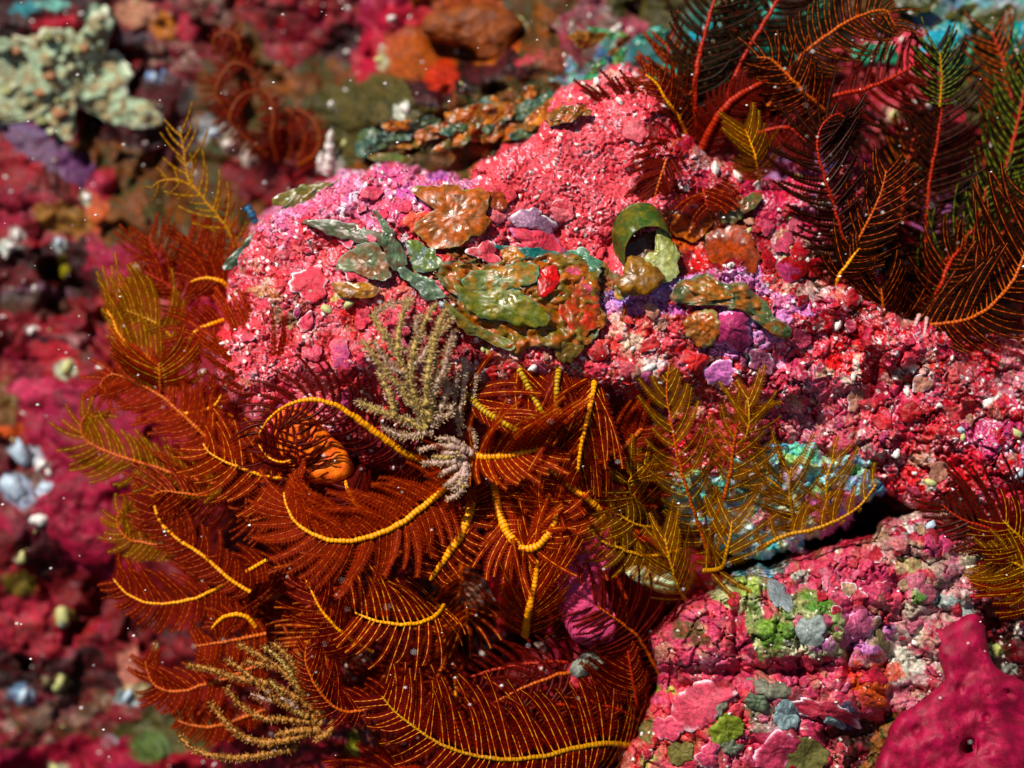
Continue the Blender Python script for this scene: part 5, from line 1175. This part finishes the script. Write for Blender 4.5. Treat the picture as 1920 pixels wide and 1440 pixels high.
# ---------- dark red star at the bottom
fr = Star('feather_star', 'deep red feather star spreading its long arm along the bottom edge', (1185, 1360, -100), 9, maxind=220)
D_ = dict(rach='org', rib='org', mem='mar')
fr.arm([(1190,1400,-40),(1140,1394,10),(1080,1402,32),(1020,1417,50),(950,1424,60),(880,1414,66),(820,1392,66),(770,1358,62),(738,1332,56),(716,1305,50)], (12,5), 135, .65, 1.05, (85,60), gap=11, rach='gold', rib='yel', mem='mar', pw=10.4, ind=True, lift=.1, curl=.1)
fr.arm([(1190,1310,-60),(1140,1262,-20),(1080,1258,-10),(1030,1270,0),(980,1290,4),(925,1318,8)], (10,7), 70, .8, 1, (85,60), gap=15, rach='org', rib='mar', mem='mar', pw=5.85, ribr=2.0, curl=.9, ind=True, lift=.3)
fr.arm([(1190,1280,-60),(1130,1245,-40),(1060,1240,-30),(990,1245,-30),(930,1255,-30),(880,1270,-30)], (11,8), 66, .8, 1, (85,60), gap=15, rach='red', rib='mar', mem='mar', pw=5.85, ribr=2.0, curl=.6, ind=True, lift=.3)
fr.arm([(1240,1270,-60),(1200,1200,-5),(1170,1172,20),(1140,1150,34),(1110,1130,34)], (9,6), 120, .7, 1.0, (75,60), gap=10, rach='org', rib='mar', mem='red', pw=7.15, ribr=1.9, lift=.3, curl=.2, ind=True)
fr.arm([(1210,1400,-80),(1200,1340,-40),(1190,1295,-10),(1182,1250,4),(1176,1215,4)], (9,7), 100, 1.0, .35, (70,50), gap=7, rach='red', rib='org', mem='mar', lift=.2)
fr.arm([(1215,1380,-80),(1195,1350,-30),(1160,1330,-10),(1120,1320,0),(1090,1300,0)], (8,6), 80, .8, .8, (70,50), gap=9, rach='red', rib='org', mem='mar')
fr.arm([(1190,1260,-60),(1160,1220,-20),(1120,1180,-10),(1080,1165,-10),(1040,1160,-10)], (8,6), 80, .8, 1, (70,50), gap=10, rach='org', rib='org', mem='mar')
for i in range(9):
    x0 = rf.uniform(700, 1150); y0 = rf.uniform(1320, 1470); a = radians(rf.uniform(120, 230)); r1 = rf.uniform(90, 170)
    fr.arm([(x0, y0, -90), (x0 + r1 * .5 * cos(a), y0 - r1 * .5 * sin(a), -50), (x0 + r1 * cos(a + .3), y0 - r1 * sin(a + .3), -50)], (8, 5), rf.uniform(70, 110), 1, 1, (70, 40), gap=10, rach='red', rib='org', mem='mar', lift=.1)
fr.finish()

# ---------- olive gold star right of centre
fo = Star('feather_star', 'golden olive feather star with fern like arms over the teal ledge', (1320, 1040, -60), 12)
fo.sparse = True
O1 = dict(rach='gold', rib='gold', mem='gold')
fo.arm([(1335,1060,0),(1312,990,40),(1292,930,72),(1274,870,92),(1260,800,104),(1250,740,104),(1254,690,96),(1262,665,90)], (9,4), 64, 1, 1, (85,40), gap=16, rach='org', rib='gold', mem='gold', ind=True, curl=.7, pw=11.5, lift=.15, base=.6)
fo.arm([(1330,1010,0),(1345,965,40),(1362,915,60),(1372,870,80),(1378,820,98),(1392,785,106),(1412,762,100)], (10,5), 72, 1, 1, (85,38), gap=16, rach='org', rib='gold', mem='gold', ind=True, curl=.7, pw=11.5, lift=.15, base=.6)
fo.arm([(1386,840,80),(1400,815,104),(1405,790,112),(1404,765,112),(1402,742,104)], (5,4), 76, 1, 1, (75,25), gap=13, tip=.9, base=.8, ind=True, curl=.35, pw=9.1, **O1)
fo.arm([(1285,1125,20),(1272,1100,55),(1260,1066,74),(1252,1034,80),(1246,1002,74)], (8,6), 78, 1, 1, (45,28), gap=12, tip=.8, base=.9, ind=True, pw=11, curl=.15, lift=.1, **O1)
fo.arm([(1320,1070,10),(1352,1064,54),(1362,1035,74),(1369,1005,80),(1373,972,74)], (10,6), 84, 1, 1, (65,35), gap=14, tip=.8, base=.8, ind=True, pw=11, curl=.2, lift=.1, **O1)
fo.arm([(1420,1030,10),(1470,1005,34),(1520,994,52),(1570,975,62),(1612,948,62),(1645,905,56)], (9,6), 66, 1.0, .1, (85,45), gap=20, ind=True, pw=10.4, rach='gold', rib='gold', mem='gold', lift=.2)
fo.arm([(1490,1000,10),(1484,945,50),(1480,905,72),(1484,875,74)], (8,5), 80, 1, 1, (75,35), gap=15, tip=.9, base=.8, pw=10.4, ind=True, **O1)
fo.arm([(1500,990,10),(1475,935,44),(1450,905,62),(1415,885,62),(1385,880,58)], (7,5), 64, .8, 1, (70,40), gap=18, pw=10.4, ind=True, **O1)
fo.arm([(1560,985,20),(1550,930,54),(1552,890,60),(1565,860,58)], (8,5), 64, 1, 1, (60,30), gap=15, pw=10.4, ind=True, **O1)
fo.arm([(1215,970,0),(1190,935,50),(1178,906,66),(1196,884,66),(1212,868,60)], (6,4), 80, 1, 1, (85,40), gap=10, tip=.9, base=.9, ind=True, pw=11, curl=.1, rach='gold', rib='gold', mem='gold')
fo.arm([(1280,1030,10),(1220,1042,26),(1165,1030,38),(1120,1008,44),(1092,975,44),(1096,950,44)], (8,5), 62, .8, 1, (85,60), gap=10, pw=10.4, rach='gold', rib='gold', mem='gold')
fo.arm([(1240,990,10),(1200,985,40),(1160,965,50),(1130,960,50),(1110,940,46)], (6,4), 55, 1, 1, (80,60), gap=10, pw=9.1, curl=.6, rach='gold', rib='gold', mem='gold')
fo.finish()

# ---------- dark star, upper right
fd = Star('feather_star', 'dark maroon and green feather star filling the upper right corner', (1680, 570, -150), 15)
fd.arm([(1605,530,-30),(1582,450,10),(1562,380,30),(1542,320,40),(1532,270,44),(1545,230,44),(1574,214,40),(1588,236,36),(1582,266,34)], (8,5), 92, 1, 1, (80,45), gap=11, rach='red', rib='dk', mem='dk', ind=True, pw=7.15, ribr=1.9, curl=.3)
fd.arm([(1745,570,-110),(1736,460,-80),(1742,350,-70),(1758,260,-64),(1766,190,-60),(1762,120,-56),(1756,90,-54)], (9,5), 95, 1, 1, (82,50), gap=11.5, rach='red', rib='dk', mem='dk', ind=True, pw=7.15, ribr=2.1, curl=.25)
fd.arm([(1762,200,-56),(1766,150,-50),(1764,120,-46),(1762,98,-46)], (5,4), 62, 1, 1, (85,30), gap=7, rach='gold', rib='grn', mem='grn', pw=5.2, tip=1, base=.8, ribr=1.5)
fd.arm([(1560,560,-40),(1585,500,0),(1615,440,16),(1640,390,22),(1655,350,20),(1662,318,16)], (8,4), 75, 1, 1, (75,35), gap=11, rach='org', rib='org', mem='dk', ind=True, pw=7.8)
fd.arm([(1690,610,-40),(1750,608,0),(1810,600,14),(1860,572,16),(1898,528,12),(1920,480,8),(1935,430,0),(1935,370,-10)], (8,6), 150, 1.0, .5, (65,50), gap=11, rach='org', rib='org', mem='dk', ind=True, pw=10.3, lift=.1, curl=.2, ribr=1.1)
fd.arm([(1672,620,-30),(1660,590,0),(1655,565,12),(1652,540,12)], (9,6), 75, 1, 1, (70,35), gap=6, rach='org', rib='org', mem='dk', tip=.9, base=.8)
fd.arm([(1735,610,-60),(1765,530,-20),(1785,485,-28),(1815,452,-40)], (12,9), 75, 1, .7, (80,60), gap=10, rach='red', rib='org', mem='dk', lift=.3)
fd.arm([(1560,560,-30),(1572,522,14),(1592,490,24),(1612,465,22)], (9,7), 60, 1, 1, (80,50), gap=9, rach='yel', rib='org', mem='dk')
for pts in [[(1760,520,-140),(1840,420,-120),(1885,320,-120),(1910,220,-130),(1930,120,-140)], [(1780,520,-120),(1850,470,-110),(1910,400,-110),(1960,300,-130)], [(1700,520,-140),(1690,420,-130),(1700,320,-130),(1720,230,-140)],
            [(1700,560,-120),(1780,480,-80),(1830,420,-80),(1850,350,-80)], [(1850,380,-150),(1900,260,-140),(1890,150,-150),(1860,60,-160)],
            [(1720,580,-60),(1800,560,-40),(1860,500,-40),(1880,440,-50)]]:
    fd.arm(pts, (10, 6), 95, 1, 1, (78, 45), gap=12, rach='red', rib=rf.choice(['dk', 'org', 'grn']), mem=rf.choice(['dk', 'dk', 'grn']), pw=7.8, ribr=1.7)
cirri(fd, [((1724,590,-10),(1700,640,30),5.0),((1738,595,0),(1730,640,30),4.0)])
fd.finish()

# ---------- scarlet star at the top
ft = Star('feather_star', 'scarlet based feather star with green feathered arms reaching the top edge', (1330, 270, -140), 18)
ft.arm([(1305,260,-100),(1303,170,-70),(1312,100,-66),(1325,50,-66),(1342,-10,-66),(1356,-70,-66)], (12,9), 92, 1, 1, (80,60), gap=12, rach='red', rib='dk', mem='grn', ind=True, pw=7.8, ribr=1.9)
ft.arm([(1350,260,-110),(1368,170,-76),(1400,98,-70),(1436,38,-70),(1470,-20,-74),(1500,-70,-76)], (12,9), 92, 1, 1, (80,60), gap=12, rach='red', rib='dk', mem='grn', ind=True, pw=7.8, ribr=1.9)
ft.arm([(1440,200,-60),(1490,120,-36),(1530,82,-32),(1578,48,-30),(1622,26,-30),(1660,20,-30),(1672,38,-30),(1684,62,-32)], (10,6), 78, 1, 1, (85,60), gap=10, rach='org', rib='org', mem='grn', ind=True, pw=7.8)
ft.arm([(1560,220,-60),(1510,176,-24),(1478,142,-20),(1446,112,-22),(1420,108,-26)], (9,6), 68, 1, 1, (85,50), gap=10, rach='org', rib='org', mem='dk', ind=True, pw=7.8)
ft.arm([(1500,200,-80),(1560,180,-52),(1620,168,-50),(1680,142,-50),(1722,118,-54)], (11,8), 85, 1, .9, (80,60), gap=12, rach='red', rib='mar', mem='mar', ind=True, pw=6.5, ribr=2)
ft.arm([(1310,290,-80),(1345,220,-46),(1385,180,-40),(1440,150,-40)], (15,12), 42, 1, 1, (80,60), gap=7, rach='red', rib='mar', mem='red', pw=6.5)
ft.arm([(1300,280,-90),(1270,215,-40),(1250,190,-20),(1232,158,-14),(1210,140,-14)], (8,6), 66, 1, 1, (80,50), gap=10, rach='yel', rib='org', mem='red', pw=6.5)
ft.arm([(1290,270,-90),(1220,235,-44),(1160,205,-24),(1120,190,-20)], (10,7), 90, 1.0, .9, (60,30), gap=9, rach='red', rib='mar', mem='red', pw=7.8, ribr=2, ind=True)
ft.arm([(1310,290,-80),(1272,262,-10),(1250,300,16),(1236,340,20),(1224,384,14)], (8,6), 76, .5, 1, (75,45), gap=8, rach='org', rib='mar', mem='red', ind=True, pw=7.8, bare=.3)
ft.arm([(1425,340,-30),(1418,300,4),(1410,272,10),(1396,240,8)], (6,4), 52, 1, 1, (70,35), gap=9, rach='yel', rib='gold', mem='gold', tip=.9, base=.8, ind=True)
ft.arm([(1320,300,-60),(1318,340,-16),(1322,370,4),(1328,392,4)], (9,6), 70, 1, 1, (85,70), gap=9, rach='red', rib='org', mem='red')
for pts in [[(1300,260,-110),(1270,160,-90),(1250,80,-90)], [(1420,250,-80),(1480,240,-60),(1520,280,-60)], 
            [(1320,260,-120),(1330,150,-110),(1380,60,-110),(1400,-20,-110)], [(1540,140,-90),(1600,110,-90),(1700,60,-100),(1760,-10,-110)], [(1280,310,-60),(1200,320,-20),(1170,340,-10)]][:3]:
    ft.arm(pts, (10, 7), 75, 1, 1, (75, 45), gap=11, rach='red', rib=rf.choice(['dk', 'mar', 'org']), mem=rf.choice(['dk', 'red', 'red']), pw=7.8, ribr=1.7)
ft.finish()

# ---------- star entering at the right edge
fe = Star('feather_star', 'red brown feather star entering from the right edge above the lower rock', (2000, 1050, -40), 21)
fe.arm([(1990,1040,-20),(1925,1016,16),(1880,1000,28),(1840,985,28),(1800,972,22),(1765,945,16)], (9,5), 135, .6, 1, (80,40), gap=11.5, rach='red', rib='dk', mem='mar', ind=True, pw=7.8, ribr=2)
fe.arm([(2000,1080,-20),(1950,1040,20),(1905,1000,34),(1880,975,34)], (9,6), 90, 1, 1, (70,50), gap=10, rach='gold', rib='gold', mem='mar', ind=True, pw=10.4)
fe.arm([(2000,1110,-20),(1945,1080,24),(1900,1055,34),(1860,1045,34)], (9,6), 90, 1, .8, (70,45), gap=10, rach='gold', rib='gold', mem='gold', ind=True, pw=10.4)
fe.arm([(2000,1150,-20),(1960,1130,24),(1915,1095,30),(1885,1070,30)], (9,6), 90, 1, 1, (65,45), gap=10, rach='org', rib='gold', mem='brn', ind=True, pw=10.4)
fe.finish()

# ---------- yellow green arm at the left of the boulder and curled orange star behind
fy = Star('feather_star', 'slender yellow green feather star arm rising left of the boulder', (450, 490, -180), 24)
fy.arm([(452,500,-150),(432,440,-120),(405,400,-115),(370,358,-115),(352,330,-118),(346,290,-120),(338,246,-124)], (8,4), 64, 1, 1, (70,40), gap=17, rach='gold', rib='gold', mem='gold', pw=4.68, ribr=1.4, tip=.8)
fy.arm([(368,356,-115),(335,338,-110),(300,340,-112),(285,352,-114)], (5,4), 46, 1, .6, (80,60), gap=20, rach='gold', rib='gold', mem='gold', pw=3.9)
fy.arm([(470,520,-150),(450,470,-130),(430,420,-130),(420,380,-130)], (6,4), 44, 1, 1, (70,50), gap=18, rach='org', rib='org', mem='brn', pw=3.9)
for pts in [[(330,560,-150),(300,500,-130),(280,440,-130)], [(400,560,-140),(370,490,-130),(350,440,-130)], [(360,600,-130),(320,540,-110),(270,510,-110)], [(430,560,-120),(400,500,-120),(380,460,-120)]]:
    fy.arm(pts, (7, 5), 70, 1, 1, (70, 40), gap=11, rach='red', rib='org', mem='brn', pw=7.8)
fy.finish()
fc = Star('feather_star', 'out of focus orange feather star with arms rolled into hoops, upper left', (520, 290, -400), 27)
for pts in [[(560,310,-360),(590,290,-320),(600,255,-310),(585,222,-310),(556,205,-320)], [(520,300,-360),(510,255,-320),(514,215,-310),(505,180,-310),(498,170,-320)], [(500,290,-360),(440,240,-320),(434,210,-310),(455,178,-310),(490,170,-320)],
            [(490,280,-360),(412,190,-320),(412,150,-310),(436,120,-310),(468,128,-310),(488,158,-320)], [(470,120,-360),(452,98,-320),(445,72,-310),(420,60,-310),(400,76,-310),(408,104,-320)], [(560,300,-360),(572,260,-330),(560,225,-325),(540,205,-330)], [(540,300,-360),(548,260,-340),(535,220,-335)]]:
    fc.arm(pts, (11, 7), 36, .9, .5, (95, 80), gap=9, rach='rust', rib='mar', mem='brn', pw=6.5, curl=-.5)
fc.finish()

# ================================================================== HYDROIDS
M_HY1 = flat_mat('hydroid_olive', hx('#d0b878'), hx('#c0a060'), .6, .15, 700)
M_HY2 = flat_mat('hydroid_mauve', hx('#dcc0b4'), hx('#c09c90'), .6, .25, 700)
M_HY3 = flat_mat('hydroid_tan', hx('#c48c4c'), hx('#a06c34'), .6, .15, 700)
M_FUZZ = flat_mat('hydroid_polyps', hx('#e8d4a8'), hx('#d0b490'), .5, .4, 700)
M_FUZZ2 = flat_mat('hydroid_polyps_tan', hx('#c09058'), hx('#a07040'), .5, .4, 700)
def hydroid(label, base, stems, fuzzm, seed, flen=9, cat='hydroid', name='hydroid'):
    e = empty(name, P(*base), label, cat); rg = np.random.default_rng(seed)
    FV = []; FF = []; k = 0
    for pts, r, mat in stems:
        Lc, tot = resample(pts, 2.5); n = len(Lc)
        rad = np.linspace(r, r * .6, n) * 1.12 * (1 + .35 * rg.uniform(-1, 1, n)); rad[-1] *= .3
        Lc = Lc + rg.normal(0, .5, Lc.shape)
        V, F = tube(Lc, rad, 6)
        mesh_obj('stem', wor(V), F, mat, parent=e)
        tan = unit(np.gradient(Lc, axis=0))
        for q in range(int(tot * 2.2)):
            i = rg.integers(n); d_ = unit(rg.normal(0, 1, 3)); d_ = unit(d_ - (d_ @ tan[i]) * tan[i] * .8 + tan[i] * .35)
            if d_[2] < -.3: d_[2] *= -1
            s_ = unit(np.cross(d_, rg.normal(0, 1, 3))) * .9
            p = Lc[i] + d_ * rad[i] * .6; l = flen * rg.uniform(.5, 1.2)
            FV += [p - s_, p + s_, p + d_ * l * .7 + s_ * 1.1, p + d_ * l, p + d_ * l * .7 - s_ * 1.1]
            FF.append([k, k + 1, k + 2, k + 3, k + 4]); k += 5
    o = mesh_obj('polyp_fuzz', wor(np.array(FV)), np.array(FF), fuzzm, parent=e); o['kind'] = 'stuff'
    return e
A, B_, T_ = M_HY1, M_HY2, M_HY3
hydroid('bushy grey olive hydroid standing in front of the boulder', (800, 800, 100), [
  ([(800,800,110),(770,720,135),(745,665,150),(722,628,156),(698,590,156)], 5.5, A), ([(745,668,150),(748,620,158),(755,590,160),(768,562,158)], 5, A), ([(770,720,135),(775,660,152),(790,620,158),(805,588,160),(818,570,158)], 5.2, A),
  ([(800,760,130),(802,700,150),(812,650,158),(822,612,160),(838,580,158)], 5.5, A), ([(805,745,132),(830,700,148),(840,660,152),(850,620,150)], 5, B_), ([(800,790,115),(765,740,130),(725,700,142),(700,665,148),(680,640,146)], 5.2, A),
  ([(722,628,156),(740,650,150),(770,655,150)], 4, A), ([(770,700,140),(735,690,148),(712,655,150),(700,640,148)], 4, B_), ([(805,790,115),(812,740,132),(818,700,140),(812,660,146)], 5.5, A), ([(812,800,110),(830,760,122),(838,730,126),(832,700,128)], 5, B_),
  ([(790,800,110),(740,780,122),(705,768,126),(672,752,124)], 5.5, A), ([(740,780,122),(735,750,130),(722,722,134),(712,700,134)], 5, A), ([(810,780,115),(780,762,128),(760,745,134),(755,720,136)], 5.5, A),
  ([(815,790,110),(835,780,118),(848,770,118),(842,756,118)], 5, B_), ([(805,645,155),(822,625,160),(835,612,160),(845,596,160)], 4.2, A), ([(790,640,155),(780,612,160),(785,592,160)], 4, B_), ([(768,690,145),(790,672,152),(800,650,152)], 4.5, B_),
  ([(812,810,105),(790,812,110),(765,818,108),(738,812,106),(718,800,106)], 5, B_), ([(800,812,105),(770,790,118),(745,785,120)], 5, A), ([(700,590,150),(735,570,146),(772,565,140)], 2.5, B_)], M_FUZZ, 5, 10)
hydroid('thin pinkish hydroid strands hanging right of the grey olive hydroid', (880, 700, 60), [
  ([(868,670,110),(872,700,112),(868,740,106),(862,780,98),(868,800,92)], 4.5, B_), ([(860,700,108),(852,740,100),(856,780,92),(864,815,86)], 4.5, B_), ([(895,700,100),(888,740,92),(890,780,84)], 4, B_), ([(880,800,86),(892,830,82),(886,860,80)], 4, B_)], M_FUZZ, 6, 6)
hydroid('pale lobed hydroid clump hiding the joint of the two yellow arms', (850, 860, 60), [
  ([(885,850,100),(850,838,116),(815,836,120),(785,845,116)], 5.5, B_), ([(880,845,100),(850,825,112),(820,822,114)], 4.5, B_), ([(870,860,104),(850,866,120),(820,868,124),(792,868,120)], 6, B_), ([(868,866,108),(845,880,124),(822,892,124)], 5.5, B_),
  ([(872,868,110),(868,895,124),(858,912,124),(845,918,120)], 6, B_), ([(875,870,110),(872,905,122),(858,928,120),(838,935,114)], 6, B_), ([(858,900,118),(868,912,124),(866,920,120)], 5, A), ([(830,850,118),(848,850,126),(865,855,120)], 5, B_), ([(860,850,110),(840,858,124),(812,856,124)], 5, A),
  ([(868,880,112),(850,900,124),(835,910,120)], 6, B_)], M_FUZZ, 7, 6)
hydroid('tan bushy hydroid with long branches at the lower left', (610, 1340, -20), [
  ([(612,1345,0),(560,1310,20),(500,1280,26),(440,1270,20),(395,1255,14),(352,1248,8)], 6, T_), ([(600,1350,0),(550,1330,22),(505,1300,30),(470,1268,30),(425,1235,22)], 5.5, T_), ([(600,1345,0),(560,1290,28),(520,1250,34),(480,1225,30),(448,1208,26)], 5.5, T_),
  ([(605,1340,0),(585,1290,30),(555,1250,36),(530,1222,34),(512,1205,30)], 5.5, T_), ([(560,1290,28),(545,1260,34),(520,1232,34),(495,1210,32)], 5, A), ([(520,1250,34),(490,1245,30),(460,1240,28)], 5, T_), ([(600,1355,0),(540,1350,22),(490,1345,26),(450,1320,22),(425,1290,18)], 5.5, T_),
  ([(600,1365,0),(550,1385,18),(500,1392,20),(455,1380,16),(420,1350,12),(395,1318,8)], 6.5, T_), ([(560,1400,0),(510,1412,10),(460,1420,6),(410,1418,2),(365,1405,-4),(335,1378,-10)], 5.5, T_), ([(600,1370,0),(560,1370,18),(520,1375,20)], 6, T_),
  ([(600,1340,0),(600,1290,26),(575,1250,32),(560,1225,30)], 4.5, T_), ([(560,1330,20),(530,1310,28),(500,1312,26),(470,1300,26)], 5, B_), ([(628,1350,0),(615,1375,10),(590,1385,12)], 6, T_), ([(570,1340,15),(540,1320,25),(520,1290,30),(505,1275,30)], 5, A)], M_FUZZ2, 8, 8)
hydroid('out of focus pale upright tube on the slope left of the boulder', (615, 320, -350), [([(612,325,-330),(618,290,-310),(618,262,-305),(622,245,-305)], 10, M_WHITE), ([(605,320,-330),(600,300,-320),(604,285,-318)], 8, M_WHITE), ([(630,320,-330),(632,300,-320)], 7, M_WHITE)], M_WHITE, 9, 3, 'tube worm', 'tube_worm')

# blue chip behind the left rim
hydroid('small bright blue sponge finger behind the left rim of the boulder', (478, 410, -160), [([(462,388,-120),(472,402,-115),(482,420,-120)], 8, flat_mat('blue_finger', hx('#083850'), hx('#0c6890'), .5))], M_FUZZ, 10, .5, 'sponge', 'blue_sponge')

# ================================================================== particles drifting in the water
rr = np.random.default_rng(77)
n = 330
x = rr.uniform(0, 1920, n); y = rr.uniform(0, 1440, n)
hh = np.where(rr.random(n) < .75, rr.uniform(90, 240, n), rr.uniform(240, 420, n))
hh = np.maximum(hh, surf(x, y) + 25)
keepm = rr.random(n) < np.where((x < 950) | (y < 500), 1.0, .45)
x, y, hh = x[keepm], y[keepm], hh[keepm]
oc = np.array([[1, 0, 0], [-1, 0, 0], [0, 1, 0], [0, -1, 0], [0, 0, 1], [0, 0, -1]], float)
of = np.array([[0, 2, 4], [2, 1, 4], [1, 3, 4], [3, 0, 4], [2, 0, 5], [1, 2, 5], [3, 1, 5], [0, 3, 5]])
r = 1.2 + 2.0 * rr.random(len(x)) ** 3
V = loc(x, y, hh)[:, None] + oc[None] * r[:, None, None] * np.array([1.3, .8, .8])
Fp = (of[None] + (np.arange(len(x)) * 6)[:, None, None]).reshape(-1, 3)
M_SNOW = flat_mat('drifting_speck', hx('#fffaf4'), hx('#f0ece8'), .3, 0, 100, .8, 0)
sp = mesh_obj('drifting_specks', wor(V.reshape(-1, 3)), Fp, M_SNOW)
setprops(sp, 'white specks drifting in the water in front of the reef', 'particles', kind='stuff')
